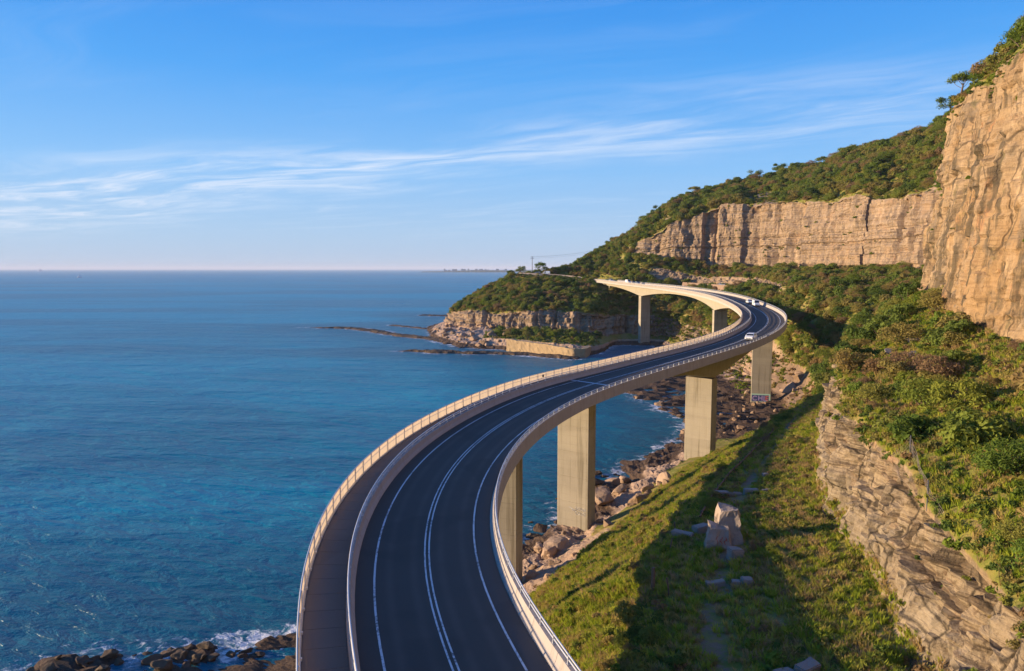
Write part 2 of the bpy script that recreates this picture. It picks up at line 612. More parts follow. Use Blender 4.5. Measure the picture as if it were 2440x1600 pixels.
M['terrain'] = terrain_mat()


def stone_mat(name, c0, c1, c2=None, sc=1.0):
    m, b, out = new_mat(name)
    P = pos(b)
    oi = b.new('ShaderNodeObjectInfo').outputs['Random']
    n1 = b.noise(P, 0.9 * sc, 6, 0.65)
    n2 = b.noise(P, 5.0 * sc, 5, 0.7)
    c = b.mix(n1, c0, c1)
    if c2:
        c = b.mix(b.math('MULTIPLY', oi, 0.6), c, c2)
    c = b.mix(b.math('MULTIPLY', b.rng(n2, 0.55, 0.75), 0.5), c, tuple(x * 0.5 for x in c0))
    principled(b, out, c, 0.88, b.bump(b.math('ADD', n1, b.math('MULTIPLY', n2, 0.4)), 0.8, 0.2), 0.2)
    return m


M['rock_pink'] = stone_mat('shore_rock_pink', (0.25, 0.165, 0.11), (0.46, 0.33, 0.235), (0.34, 0.21, 0.13))
M['rock_brown'] = stone_mat('shore_rock_brown', (0.13, 0.08, 0.05), (0.33, 0.21, 0.12), (0.28, 0.20, 0.14))
M['rock_dark'] = stone_mat('wet_rock_dark', (0.045, 0.028, 0.02), (0.16, 0.095, 0.06), (0.11, 0.08, 0.045))
M['rock_grey'] = stone_mat('sandstone_block_grey', (0.20, 0.17, 0.145), (0.36, 0.31, 0.27), (0.28, 0.22, 0.17))
M['boulder'] = stone_mat('sandstone_boulder', (0.24, 0.175, 0.125), (0.44, 0.35, 0.28))
M['reef'] = stone_mat('reef_rock', (0.05, 0.033, 0.022), (0.15, 0.095, 0.055), None, 0.5)
M['seawall'] = stone_mat('seawall_stone', (0.33, 0.22, 0.12), (0.46, 0.33, 0.18), None, 0.7)

# ------------------------------------------------------------------ bridge alignment
CP = np.array([[-1.65, 30.68], [-3.68, 37.4], [-5.26, 44.03], [-6.28, 51.16], [-6.38, 65.09], [-4.31, 78.27], [1.96, 96.62], [7.6, 107.42], [19.65, 124.22], [33.06, 141.09], [49.89, 162.85], [70.36, 198.46], [82.63, 231.27], [91.04, 273.96], [95.21, 324.75], [86.3, 388.24], [73.32, 431.15], [60.52, 484.5]])
ZKN = np.array([0, 130, 260, 390, 520.0])
ZPOLY = np.polyfit((ZKN - 260) / 260, [-20.394, -17.902, -14.238, -10.373, -7.204], 4)


class Align:
    def __init__(self):
        d = np.r_[0, np.cumsum(np.sqrt((np.diff(CP, axis=0) ** 2).sum(1)))]
        n = len(d)
        h = np.diff(d)
        A = np.zeros((n, n))
        B = np.zeros((n, 2))
        A[0, 0] = A[-1, -1] = 1
        for i in range(1, n - 1):
            A[i, i - 1], A[i, i], A[i, i + 1] = h[i - 1], 2 * (h[i - 1] + h[i]), h[i]
            B[i] = 6 * ((CP[i + 1] - CP[i]) / h[i] - (CP[i] - CP[i - 1]) / h[i - 1])
        self.M = np.linalg.solve(A, B)
        self.d, self.h, self.n = d, h, n
        self.L = d[-1]
        s = np.arange(-30, self.L + 30, 1.0)
        _, _, th = self._raw(s)
        k = np.gradient(np.unwrap(th), s)
        k = np.convolve(np.pad(k, 14, mode='edge'), np.ones(29) / 29, 'valid')
        self.bs, self.bk = s, k * 5.55

    def _raw(self, s):
        s = np.atleast_1d(np.asarray(s, float))
        sc = np.clip(s, 0, self.L)
        i = np.clip(np.searchsorted(self.d, sc, side='right') - 1, 0, self.n - 2)
        t = (sc - self.d[i])[:, None]
        hh = self.h[i][:, None]
        Mi, Mj = self.M[i], self.M[i + 1]
        b = (CP[i + 1] - CP[i]) / hh - hh * (2 * Mi + Mj) / 6
        o = CP[i] + b * t + Mi / 2 * t * t + (Mj - Mi) / (6 * hh) * t ** 3
        der = b + Mi * t + (Mj - Mi) / (2 * hh) * t * t
        der /= np.sqrt((der ** 2).sum(1))[:, None]
        o = o + der * (s - sc)[:, None]
        th = np.arctan2(der[:, 0], der[:, 1])
        return o[:, 0], o[:, 1], th

    def at(self, s, off=0.0, dz=0.0):
        x, y, th = self._raw(s)
        s = np.atleast_1d(np.asarray(s, float))
        z = np.polyval(ZPOLY, (s - 260) / 260) + CAM_Z
        bank = np.interp(s, self.bs, self.bk)
        return np.stack([x + off * np.cos(th), y - off * np.sin(th), z - off * bank + dz], -1)

    def heading(self, s):
        return float(self._raw(s)[2][0])


AL = Align()
S_END = 486.0
S_BEG = -25.0

# ------------------------------------------------------------------ terrain (loft of coast cross-sections, sea -> ridge)
# features: 0 seabed, 1 waterline, 2 rock shelf top, 3 low cliff foot, 4 low cliff top, 5 bench edge, 6 rock wall foot,
#           7 rock wall top, 8 high cliff foot, 9 high cliff top, 10 ridge, 11 back
ST = [
    [(-95, -20, -5), (-80, -20, 0), (-40, -20, 3), (-28, -20, 6), (-20, -20, 10), (-4, -20, 20.5), (8, -20, 22), (13, -20, 31), (28, -20, 37), (33, -22, 68), (60, -30, 85), (140, -60, 90)],
    [(-92, 15, -5), (-76, 15, 0), (-34, 15, 2.5), (-24, 15, 5.5), (-14, 15, 10), (2, 15, 20.5), (14, 15, 22), (19, 15, 30), (33, 12, 37), (38, 10, 68), (64, 2, 86), (140, -20, 90)],
    [(-82, 48, -5), (-70, 46, 0), (-28, 44, 2.5), (-18, 42, 5.5), (-7, 41, 11), (7, 40, 19.5), (22.5, 39, 21.6), (24.4, 38, 28.7), (40, 41, 37), (44, 40, 69), (70, 34, 88), (150, 10, 92)],
    [(-62, 84, -5), (-50, 76, 0), (-20, 64, 1.6), (-10, 60, 5.5), (-1, 57, 11), (10.7, 54, 19.5), (27, 53, 21.6), (28.4, 52, 29.7), (45, 60, 37.3), (49, 59, 67.5), (76, 52, 90), (160, 30, 94)],
    [(-36, 96, -5), (-26, 82, 0), (-9, 77, 1.9), (-1, 74, 5.5), (7, 70, 11), (16.5, 66, 19.5), (29, 65, 21.6), (30.6, 64, 30.0), (50.5, 77, 37.8), (54.5, 77, 68.5), (84, 72, 94), (170, 60, 98)],
    [(-14, 112, -5), (-4, 98, 0), (3, 93, 3), (8, 90, 6), (14, 86, 11), (23.5, 80, 19.5), (35.3, 81, 21.6), (37.0, 80.5, 31.6), (57, 93, 38.5), (61.5, 93.5, 69), (92, 92, 97), (180, 90, 102)],
    [(-4, 128, -5), (5, 115, 0), (13, 109, 3), (18.5, 106, 6), (25, 103, 11), (33.5, 96, 19.7), (44.3, 101, 22.3), (46.2, 100, 31), (64, 109, 39.5), (69, 110, 70.5), (102, 112, 100), (190, 120, 106)],
    [(12, 160, -5), (21, 148, 0), (30, 139, 3), (35, 135, 6), (41, 130, 10.5), (49.5, 124, 19), (56.5, 126, 21.5), (60, 126, 28), (70, 124, 40.5), (75.5, 127, 70.5), (114, 138, 104), (210, 160, 110)],
    [(42, 205, -4), (50, 203, 0), (66, 203, 0.9), (80, 202, 1.8), (86, 200, 7), (93, 196, 15.5), (99, 192, 23), (102, 188, 27), (113, 162, 41), (121, 162, 70), (155, 182, 106), (240, 220, 115)],
    [(34, 250, -4), (42, 250, 0), (80, 258, 1.2), (90, 260, 2.5), (96, 261, 11), (104, 263, 25), (110, 268, 32), (113, 271, 35.5), (172, 312, 43), (179, 318, 77), (238, 400, 124), (330, 450, 130)],
    [(62, 330, -4), (72, 338, 0), (86, 350, 3), (92, 360, 5), (96, 365, 14), (113, 372, 29), (124, 381, 34.5), (129, 385, 39), (163, 398, 44), (168, 404, 82), (212, 447, 116), (300, 520, 125)],
    [(76, 395, -4), (82, 406, 0), (89, 414, 2.5), (93, 419, 4), (95, 423, 14), (106, 437, 29), (115, 443, 33.5), (120, 446, 39), (139, 452, 44.5), (142, 459, 86), (186, 525, 109), (270, 600, 120)],
    [(58, 402, -4), (61, 410, 0), (65, 420, 2.5), (68, 430, 4.5), (69.5, 435, 15.5), (74, 458, 31.5), (80, 466, 39), (86, 471, 46), (93, 480, 53), (97, 486, 68), (121, 542, 92), (190, 620, 100)],
    [(39, 352, -4), (39, 362, 0), (39, 367, 4.3), (44, 413, 6), (45.5, 421, 17), (52, 466, 32.5), (56, 488, 37.8), (61, 498, 42.5), (66, 510, 47), (70, 517, 53), (86, 548, 67), (130, 620, 72)],
    [(0, 372, -4), (1, 383, 0), (2, 388, 5.5), (6, 425, 7.5), (7.5, 432, 18), (16, 474, 32), (28, 505, 39.3), (33, 511, 41), (38, 517, 43), (42, 523, 45), (56, 560, 49), (90, 640, 44)],
    [(-36, 390, -4), (-31, 402, 0), (-27, 420, 4), (-18, 450, 7), (-16, 456, 16.5), (-8, 489, 28.5), (4, 514, 37), (9, 522, 38.5), (15, 531, 38.5), (20, 541, 38), (32, 566, 37), (60, 650, 22)],
    [(-60, 462, -4), (-54, 470, 0), (-49, 478, 3.5), (-43, 490, 5.5), (-41, 496, 14), (-29, 515, 23.5), (-15, 530, 30), (-8, 540, 31), (-2, 551, 30.5), (5, 562, 28), (22, 592, 22), (45, 670, 8)],
    [(-72, 545, -4), (-63, 545, 0), (-56, 546, 2), (-50, 548, 4), (-46, 552, 9), (-34, 557, 15), (-22, 566, 19), (-14, 573, 19.5), (-6, 583, 18), (4, 597, 15), (22, 624, 9), (45, 690, -2)],
    [(-70, 640, -5), (-62, 638, -3), (-55, 637, -2), (-48, 637, -1), (-42, 637, -1), (-32, 637, -1), (-22, 638, -1), (-14, 640, -1), (-6, 645, -1), (4, 652, -2), (22, 670, -3), (45, 720, -5)],
]
ST = np.array(ST, float)
NS, NFT = ST.shape[:2]


def pchip(Y, nsub):
    """monotone cubic through rows of Y, nsub[i] samples in each interval"""
    d = np.diff(Y, axis=0)
    m = np.zeros_like(Y)
    m[0], m[-1] = d[0], d[-1]
    a, b = d[:-1], d[1:]
    ok = a * b > 0
    with np.errstate(divide='ignore', invalid='ignore'):
        hm = np.where(ok, 2 * a * b / (a + b), 0.0)
    m[1:-1] = hm
    out, tt = [], []
    for i in range(len(Y) - 1):
        t = np.linspace(0, 1, nsub[i], endpoint=False).reshape((-1,) + (1,) * (Y.ndim - 1))
        h00, h10, h01, h11 = 2 * t ** 3 - 3 * t ** 2 + 1, t ** 3 - 2 * t ** 2 + t, -2 * t ** 3 + 3 * t ** 2, t ** 3 - t ** 2
        out.append(h00 * Y[i] + h10 * m[i] + h01 * Y[i + 1] + h11 * m[i + 1])
        tt.append(i + t.ravel())
    out.append(Y[-1:])
    tt.append(np.array([len(Y) - 1.0]))
    return np.concatenate(out), np.concatenate(tt)


NSUB = [14, 40, 48, 44, 50, 50, 60, 70, 60, 90, 70, 60, 60, 50, 50, 40, 24, 12]
FCUR, TT = pchip(ST, NSUB)                      # (nu, 12, 3)
# natural wobble of rims and feet
_run = np.cumsum(np.r_[0, np.linalg.norm(np.diff(FCUR[:, 8, :2], axis=0), axis=1)])
_farw = smooth(8.3, 9.5, TT)
FCUR[:, 4, 2] += _farw * (2.4 * noise1(_run / 16, 900) + 1.4 * noise1(_run / 5, 901)) * (1 - smooth(16.5, 17.5, TT))
FCUR[:, 3, 2] += _farw * (1.2 * noise1(_run / 9, 902)) * (1 - smooth(16.5, 17.5, TT))
FCUR[:, 9, 2] += _farw * (2.6 * noise1(_run / 20, 903) + 1.3 * noise1(_run / 6, 904)) * (1 - smooth(12, 13, TT))
FCUR[:, 8, 2] += _farw * (1.5 * noise1(_run / 12, 905)) * (1 - smooth(12, 13, TT))
FCUR[:, 7, 2] += (1 - _farw) * (0.8 * noise1(_run / 7, 906)) + 0.5 * noise1(_run / 3, 907)
FCUR[:, 9, 2] += (1 - _farw) * (1.6 * noise1(_run / 9, 908))
SEG = [5, 22, 12, 18, 24, 22, 46, 36, 96, 56, 10]
cols, fp = [], []
for j in range(NFT - 1):
    t = np.linspace(0, 1, SEG[j], endpoint=False)
    cols.append(FCUR[:, j:j + 1] * (1 - t)[None, :, None] + FCUR[:, j + 1:j + 2] * t[None, :, None])
    fp.append(j + t)
cols.append(FCUR[:, -1:])
fp.append(np.array([NFT - 1.0]))
G0 = np.concatenate(cols, 1)                    # (nu, nv, 3)
FP = np.concatenate(fp)
nu, nv = G0.shape[:2]
T2 = np.repeat(TT[:, None], nv, 1)
F2 = np.repeat(FP[None, :], nu, 0)


def grid_normals(G):
    du = np.gradient(G, axis=0)
    dv = np.gradient(G, axis=1)
    n = np.cross(du, dv)
    n /= np.linalg.norm(n, axis=-1, keepdims=True) + 1e-9
    return n


nrm = grid_normals(G0)
if nrm[nu // 3, nv // 2, 2] < 0:
    nrm = -nrm


def within(lo, hi, soft=0.06):
    return smooth(lo - soft, lo + soft, F2) * (1 - smooth(hi - soft, hi + soft, F2))


far = smooth(7.4, 8.6, T2)                     # 0 near coast .. 1 far coast
m_cliff = within(8, 9)
# the far coast's high cliff dies out on the headland
m_cliff = m_cliff * (1 - smooth(12.0, 12.8, T2))
m_wall = within(6, 7) * (1 - smooth(7.2, 8.0, T2)) + within(6, 7) * smooth(9.2, 9.6, T2) * (1 - smooth(11.4, 12.2, T2)) * 0.9
m_low = within(3, 4) * smooth(8.6, 9.4, T2) * (1 - smooth(17, 17.6, T2))
m_shelf = within(0, 2, 0.12)
m_shelf = np.maximum(m_shelf, within(2, 3, 0.2) * np.clip(smooth(3.4, 4.4, T2) * (1 - smooth(5.4, 6.6, T2)) * 0.75 + smooth(14, 15, T2) * 0.8, 0, 1))
m_shelf = np.maximum(m_shelf, within(0, 3.2, 0.15) * (1 - smooth(2.2, 3.2, T2)))
m_shelf = np.maximum(m_shelf, within(1.5, 4.2, 0.4) * smooth(7.3, 7.8, T2) * (1 - smooth(9.1, 9.6, T2)) * 0.9)
rockm = np.clip(m_cliff + m_wall + m_low + m_shelf, 0, 1)

# running length along the coast for vertical joints
run = np.cumsum(np.r_[0, np.linalg.norm(np.diff(FCUR[:, 8, :2], axis=0), axis=1)])
RUN = np.repeat(run[:, None], nv, 1)
Zs = G0[..., 2]

disp = np.zeros((nu, nv))
# high cliffs: buttresses + joints + bedding ledges
lean = 0.35 * fbm(G0 * 0.045, 2, 8)
but = noise1(RUN / 17.0 + lean, 3) * 2.8 + noise1(RUN / 6.5 + 2 * lean, 4) * 1.7
jn = noise1(RUN / 2.6 + 0.25 * noise1(Zs / 7.0, 9), 5)
cleft = -np.clip(np.abs(noise1(RUN / 13.0, 6)) * -6 + 0.8, 0, 1) * 5.5
lay = np.floor(Zs / 1.35 + 0.5 * noise1(RUN / 22.0, 7))
ledge = (_hash(lay.astype(np.int64), np.zeros_like(lay, np.int64), np.zeros_like(lay, np.int64), 21) - 0.5) * 1.0
fb = fbm(G0 * np.array([0.24, 0.24, 0.10]), 5, 31)
blk = np.round(fbm(np.stack([RUN * 0.16, Zs * 0.14, Zs * 0], -1), 2, 41) * 5) / 5 * 1.6


def blocks(a, b, seed):
    ia = np.floor(a)
    ib = np.floor(b + 0.5 * (_hash(ia.astype(np.int64), ia.astype(np.int64) * 0, ia.astype(np.int64) * 0, seed)))
    return _hash(ia.astype(np.int64), ib.astype(np.int64), np.zeros_like(ia, np.int64), seed + 1) - 0.5


wob = noise1(Zs / 3.0, 42) * 0.25 + noise1(RUN / 4.0, 43) * 0.2
bl1 = blocks(RUN / 4.4 + wob + lean, Zs / 8.5 + wob, 44)
bl2 = blocks(RUN / 1.9 + wob * 1.6 + 2 * lean, Zs / 3.2 + wob * 2, 46)
nearfac = np.where(T2 < 7.6, 0.95, 1.0)
disp += m_cliff * nearfac * (0.7 * but + (1.3 - 0.6 * far) * bl1 + (0.55 - 0.25 * far) * bl2 + (0.6 - 0.35 * far) * jn + 0.9 * far * ledge + cleft * (far * 0.7 + 0.3) + 0.45 * ledge + 1.5 * fb + blk * 1.0)
# near rock wall: strongly bedded sandstone, dipping beds
zd = Zs + 0.015 * RUN
lay2 = np.floor(zd / 0.85 + 1.1 * noise1(zd / 2.1, 11) + 0.5 * noise1(RUN / 9.0, 12) + 0.35 * noise1(RUN / 2.5, 13))
ledge2 = (_hash(lay2.astype(np.int64), np.zeros_like(lay2, np.int64), np.zeros_like(lay2, np.int64), 77) - 0.5) * 0.75
wallh = np.clip(F2 - 6.0, 0, 1)
upper = 0.65 + 0.35 * smooth(0.30, 0.55, wallh + 0.12 * noise1(RUN / 6.0, 17))
disp += within(6, 7) * (1 - smooth(7.2, 8.0, T2)) * smooth(0.42, 0.47, wallh + 0.12 * noise1(RUN / 6.0, 17)) * -0.35
disp += m_wall * upper * (ledge2 * 1.2 * (0.4 + 0.6 * smooth(-0.3, 0.3, fbm(G0 * 0.25, 2, 58))) + 1.25 * blocks(RUN / 3.3 + wob, zd / 2.0 + wob, 48) + 0.6 * blocks(RUN / 1.3 + 1.5 * wob, zd / 0.75 + wob, 49) + 1.3 * noise1(RUN / 8.0, 14) + 0.5 * noise1(RUN / 2.3 + wob * 2, 15) - np.clip(np.abs(noise1(RUN / 6.0, 16)) * -9 + 0.85, 0, 1) * 2.2 + 1.2 * fbm(G0 * 0.4, 5, 51))
disp += m_low * (1.6 * bl1 + 0.8 * bl2 + noise1(RUN / 5.0, 18) * 3.0 + noise1(RUN / 1.9, 19) * 1.5 + ledge * 1.6 + fbm(G0 * 0.3, 4, 52) * 2.6 - np.clip(np.abs(noise1(RUN / 7.0, 20)) * -6 + 0.9, 0, 1) * 3.5)
disp += m_shelf * (fbm(G0 * 0.28, 5, 53) * 1.2 + np.round(fbm(G0 * 0.17, 3, 54) * 4) / 4 * 1.1)
soft = (1 - rockm) * within(2.5, 11.5, 0.3)
disp += soft * (fbm(G0 * 0.10, 4, 55) * 1.1 + fbm(G0 * 0.55, 3, 56) * 0.18 + within(3, 5.05, 0.2) * (1 - far) * fbm(G0 * 0.33, 3, 59) * 0.75) * (1 - 0.8 * within(5.0, 6.0, 0.1) * (1 - smooth(7, 8, T2)))
disp += soft * far * fbm(G0 * 0.035, 3, 57) * 3.0 * within(7.5, 11, 0.5)
# gullies on the slopes
disp -= soft * within(9.05, 10.2, 0.3) * np.clip(np.abs(noise1(RUN / 21.0, 61)) * -5 + 0.9, 0, 1) * 3.0
# keep the far road bench and the ground under the bridge end quiet
disp *= 1 - 0.85 * within(5.6, 6.6, 0.2) * smooth(12.4, 13.0, T2) * (1 - smooth(15.5, 16, T2))
G = G0 + nrm * disp[..., None]
# the old headland road is cut level into the crest
FR = np.array([(60.5, 486), (50, 497), (36, 505), (21, 510), (5, 517)], float)
rz_ = np.array([36.3, 37.6, 38.9, 39.8, 40.4])
R4, _ = pchip(np.concatenate([FR, rz_[:, None]], 1), [8] * 4)
FRs = R4[:, :2]
sel = (G[..., 1] > 470) & (G[..., 1] < 545) & (G[..., 0] > -10) & (G[..., 0] < 80) & (T2 > 12)
pts_ = G[sel]
dd_ = np.sqrt(((pts_[:, None, :2] - R4[None, :, :2]) ** 2).sum(-1))
kk_ = dd_.argmin(1)
w_ = 1 - smooth(5.2, 9.0, dd_.min(1))
pts_[:, 2] = pts_[:, 2] * (1 - w_) + (R4[kk_, 2] - 0.35) * w_
G[sel] = pts_
nrm2 = grid_normals(G)
if nrm2[nu // 3, nv // 2, 2] < 0:
    nrm2 = -nrm2

steep = 1 - smooth(0.45, 0.75, nrm2[..., 2])
trail = within(5.1, 5.95, 0.18) * (1 - smooth(7.3, 8.0, T2))
tl = F2 - (5.34 + 0.10 * noise1(RUN / 14.0, 71))
trail = trail * np.exp(-(tl / 0.085) ** 2) * (0.62 + 0.30 * noise1(RUN / 5.0, 72) + 0.5 * fbm(G0 * 0.7, 3, 75))
shore = np.maximum(within(-1, 3.1, 0.25), within(-1, 4.2, 0.5) * smooth(7.3, 7.8, T2) * (1 - smooth(9.1, 9.6, T2)))
shore = shore * (1 - 0.0 * far)
wet = np.clip(1 - smooth(0.6, 3.2, G[..., 2]) + 0.8 * (1 - smooth(3.9, 4.4, T2)) + 0.55 * smooth(7.3, 7.8, T2) * (1 - smooth(8.8, 9.3, T2)), 0, 1)
rock_attr = np.clip(rockm * 1.0 + steep * 0.45 * (within(3, 11, 0.1)) * (fbm(G0 * 0.09, 3, 73) * 0.6 + 0.55), 0, 1)
# dry bare patches (scree) on the far slope above and below the cliff
scree = smooth(0.18, 0.4, fbm(G0 * 0.05, 3, 74)) * within(9, 9.5, 0.2) * far * 0.7
rock_attr = np.clip(rock_attr + scree, 0, 1)

tm = mesh_np('terrain', G, grid_faces(nu, nv)[:, ::-1], False)
set_attr(tm, 'rock', rock_attr)
set_attr(tm, 'wet', wet)
set_attr(tm, 'trail', trail)
set_attr(tm, 'shore', shore)
set_attr(tm, 'wall', np.clip(within(6, 7, 0.03) * (1 - smooth(7.2, 8.0, T2)), 0, 1))
set_attr(tm, 'wallh', np.clip(F2 - 6.0, 0, 1) + 0.12 * noise1(RUN / 6.0, 17))
terrain = link('terrain', tm, M['terrain'])
tag(terrain, 'sandstone coast with tall cliffs, grassy bench and scrubby slopes rising beside the sea', 'coast', None, 'structure')


def ground_z(x, y, lo=1.0, hi=8.0):
    """nearest terrain grid vertex height (for features between lo and hi)"""
    j0, j1 = np.searchsorted(FP, lo), np.searchsorted(FP, hi)
    sub = G[:, j0:j1]
    d = (sub[..., 0] - x) ** 2 + (sub[..., 1] - y) ** 2
    k = np.argpartition(d.ravel(), 4)[:4]
    w = 1 / (d.ravel()[k] + 1e-3)
    return float((sub[..., 2].ravel()[k] * w).sum() / w.sum())


def terr(t, f):
    """point on the terrain at station t, feature f"""
    i = np.interp(t, TT, np.arange(nu))
    j = np.interp(f, FP, np.arange(nv))
    i0, j0 = int(min(i, nu - 2)), int(min(j, nv - 2))
    a, b = i - i0, j - j0
    return (G[i0, j0] * (1 - a) * (1 - b) + G[i0 + 1, j0] * a * (1 - b) + G[i0, j0 + 1] * (1 - a) * b + G[i0 + 1, j0 + 1] * a * b)


# ------------------------------------------------------------------ reefs
def reef(pts, hw, hgt, seed, label):
    P = np.array(pts, float)
    Y, t = pchip(P, [26] * (len(P) - 1))
    tan = np.gradient(Y, axis=0)
    tan /= np.linalg.norm(tan, axis=1, keepdims=True)
    nor = np.stack([-tan[:, 1], tan[:, 0]], 1)
    n, k = len(Y), 25
    v = np.linspace(-1, 1, k)
    u = np.linspace(0, 1, n)
    wmod = 1 + 0.55 * noise1(u * 9, seed) + 0.3 * noise1(u * 27, seed + 1)
    taper = smooth(0, 0.12, u) * smooth(0, 0.05, 1 - u) ** 0.5
    off = v[None, :] * (hw * wmod * (0.25 + 0.75 * taper))[:, None]
    X = Y[:, None, :] + nor[:, None, :] * off[..., None]
    z = (1 - np.abs(v[None, :]) ** 3) * (hgt + 0.8) * (0.4 + 0.6 * taper[:, None]) - 0.8
    Q = np.concatenate([X, z[..., None]], -1)
    Q[..., 2] += fbm(Q * 0.3, 4, seed) * 0.5 + np.round(fbm(Q * np.array([.12, .12, 0]), 3, seed + 3) * 3) / 3 * 0.5
    Q[..., 0] += fbm(Q * 0.15, 3, seed + 5) * 2.5
    Q[..., 1] += fbm(Q * 0.15, 3, seed + 6) * 2.5
    o = link('reef', mesh_np('reef', Q, grid_faces(n, k)[:, ::-1]), M['reef'])
    tag(o, label, 'reef')
    return Q[..., :2].reshape(-1, 2)[::3]


SHPTS = [FCUR[::2, 1, :2]]
SHPTS.append(reef([(-160, 535), (-122, 528), (-97, 503), (-75, 472), (-45, 440), (-24, 410)], 6.5, 0.9, 101, 'long low dark reef running out to sea from the headland boulders'))
SHPTS.append(reef([(-62, 381), (-40, 376), (-24, 373), (0, 367), (20, 357), (33, 347)], 6.0, 1.0, 111, 'dark flat rock shelf in front of the old stone seawall'))
SHPTS.append(reef([(-92, 676), (-75, 673), (-55, 668), (-40, 660)], 6.5, 0.9, 121, 'small dark reef in open water behind the headland tip'))
SHPTS.append(reef([(-98, 560), (-78, 540), (-62, 520)], 3.5, 0.5, 131, 'thin wet reef in the shallows off the headland tip'))

# ------------------------------------------------------------------ sea
def axis_pts(lo, hi, step, out_lo, out_hi):
    a = list(np.arange(lo, hi + step, step))
    d, s = a[0], step
    pre = []
    while d > out_lo:
        s *= 1.35
        d -= s
        pre.append(d)
    d, s = a[-1], step
    post = []
    while d < out_hi:
        s *= 1.35
        d += s
        post.append(d)
    return np.array(pre[::-1] + a + post)


sx = axis_pts(-230, 140, 3.0, -45000, 45000)
sy = axis_pts(20, 700, 3.0, -400, 50000)
SX, SY = np.meshgrid(sx, sy, indexing='ij')
sp = np.stack([SX, SY], -1).reshape(-1, 2)
shp = np.concatenate(SHPTS)
dist = np.full(len(sp), 1e4)
near = (sp[:, 0] > -240) & (sp[:, 0] < 150) & (sp[:, 1] > 15) & (sp[:, 1] < 710)
idx = np.where(near)[0]
for c in np.array_split(idx, 60):
    dd = ((sp[c][:, None, :] - shp[None]) ** 2).sum(-1)
    dist[c] = np.sqrt(dd.min(1))
sm = mesh_np('sea', np.concatenate([sp, np.zeros((len(sp), 1))], 1), grid_faces(len(sx), len(sy)), True)
set_attr(sm, 'shoredist', np.minimum(dist, 400.0))


def sea_mat():
    m, b, out = new_mat('sea_water')
    P = pos(b)
    sdn = b.attr('shoredist').outputs['Fac']
    rot = b.map(P, (1, 1, 1), (0, 0, R(20)))
    swell = b.noise(b.map(rot, (0.028, 0.075, 0)), 1.0, 3, 0.5, 0.3)
    wav = b.noise(b.map(rot, (0.16, 0.42, 0)), 1.0, 5, 0.62, 0.4)
    rip = b.noise(b.map(rot, (0.75, 1.5, 0)), 1.0, 4, 0.6)
    wind = b.noise(b.map(P, (0.0016, 0.006, 0)), 1.0, 5, 0.6, 0.3)
    h = b.math('ADD', b.math('MULTIPLY', swell, 3.6), b.math('ADD', b.math('MULTIPLY', wav, 1.5), b.math('MULTIPLY', rip, 0.26)))
    bm = b.bump(h, 1.0, 0.8)
    n1 = b.noise(b.map(P, (0.05, 0.12, 0)), 1.0, 5, 0.65, 0.5)
    n2 = b.noise(P, 0.55, 5, 0.7, 0.8)
    deep = b.mix(b.rng(wind, 0.42, 0.58), (0.0, 0.140, 0.205), (0.0, 0.240, 0.325))
    shal = b.mix(b.rng(sdn, 4, 60), (0.008, 0.115, 0.165), deep)
    # brown kelp and rock seen through shallow water of the cove
    prox = b.rng(sdn, 0.0, 13.0, 1.0, 0.0, False)
    lace = b.math('ADD', b.math('MULTIPLY', n1, 0.45), b.math('MULTIPLY', n2, 0.75))
    foam = b.rng(b.math('ADD', lace, b.math('MULTIPLY', prox, 0.36)), 0.90, 1.02)
    foam = b.math('MULTIPLY', foam, b.rng(sdn, 0.0, 16.0, 1.0, 0.0, False))
    c = b.mix(foam, shal, (0.78, 0.76, 0.75))
    rough = b.math('ADD', 0.24, b.math('MULTIPLY', foam, 0.6))
    rough = b.math('ADD', rough, b.math('MULTIPLY', wind, 0.12))
    p = principled(b, out, c, rough, bm, 0.22)
    p.inputs['IOR'].default_value = 1.33
    return m


M['sea'] = sea_mat()
sea = link('sea', sm, M['sea'])
tag(sea, 'deep blue rippled ocean reaching to the horizon', 'sea', None, 'structure')

# ------------------------------------------------------------------ bridge
bridge = empty('bridge', tuple(AL.at(0, 0, -24)[0]))
tag(bridge, 'long curving concrete road bridge on tall piers above the water', 'bridge')
BINV = Matrix.Translation(-bridge.location)
BL = np.array(bridge.location)


def sweep(prof, s0, s1, ds=2.0, closed=True, caps=True):
    """prof(s) -> list of (off, dz); returns V, F in bridge space"""
    n = max(2, int(math.ceil((s1 - s0) / ds)) + 1)
    S = np.linspace(s0, s1, n)
    V = []
    for s in S:
        pr = prof(s) if callable(prof) else prof
        for off, dz in pr:
            V.append(AL.at(s, off, dz)[0] - BL)
    k = len(prof(s0) if callable(prof) else prof)
    F = []
    for i in range(n - 1):
        for j in range(k if closed else k - 1):
            j2 = (j + 1) % k
            F.append((i * k + j, i * k + j2, (i + 1) * k + j2, (i + 1) * k + j))
    if closed and caps:
        F.append(tuple(range(k))[::-1])
        F.append(tuple((n - 1) * k + j for j in range(k)))
    return V, F


def part(name, V, F, mat, parent=None, smoothed=False):
    o = link(name, mesh_py(name, V, F, smoothed), mat, parent if parent is not None else bridge)
    return o


# piers (station along the deck, haunch depth) and girder depth
PIERS = [(-13, 0), (12, 0), (37, 0), (61, 0), (87, 0), (136.5, 1), (221, 1), (317.5, 1), (412.5, 1), (458, 2)]
HAUNCH = [(110, 0.0), (136.5, 3.4), (221, 3.6), (317.5, 3.8), (412.5, 3.8)]


def depth(s):
    d = 1.75 + 0.55 * float(smooth(95, 112, s))
    for c, a in HAUNCH[1:]:
        w = 43.0 if c != 136.5 else (25.0 if s < c else 43.0)
        t = max(0.0, 1 - abs(s - c) / w)
        d = max(d, 2.3 + a * t ** 1.9)
    return d


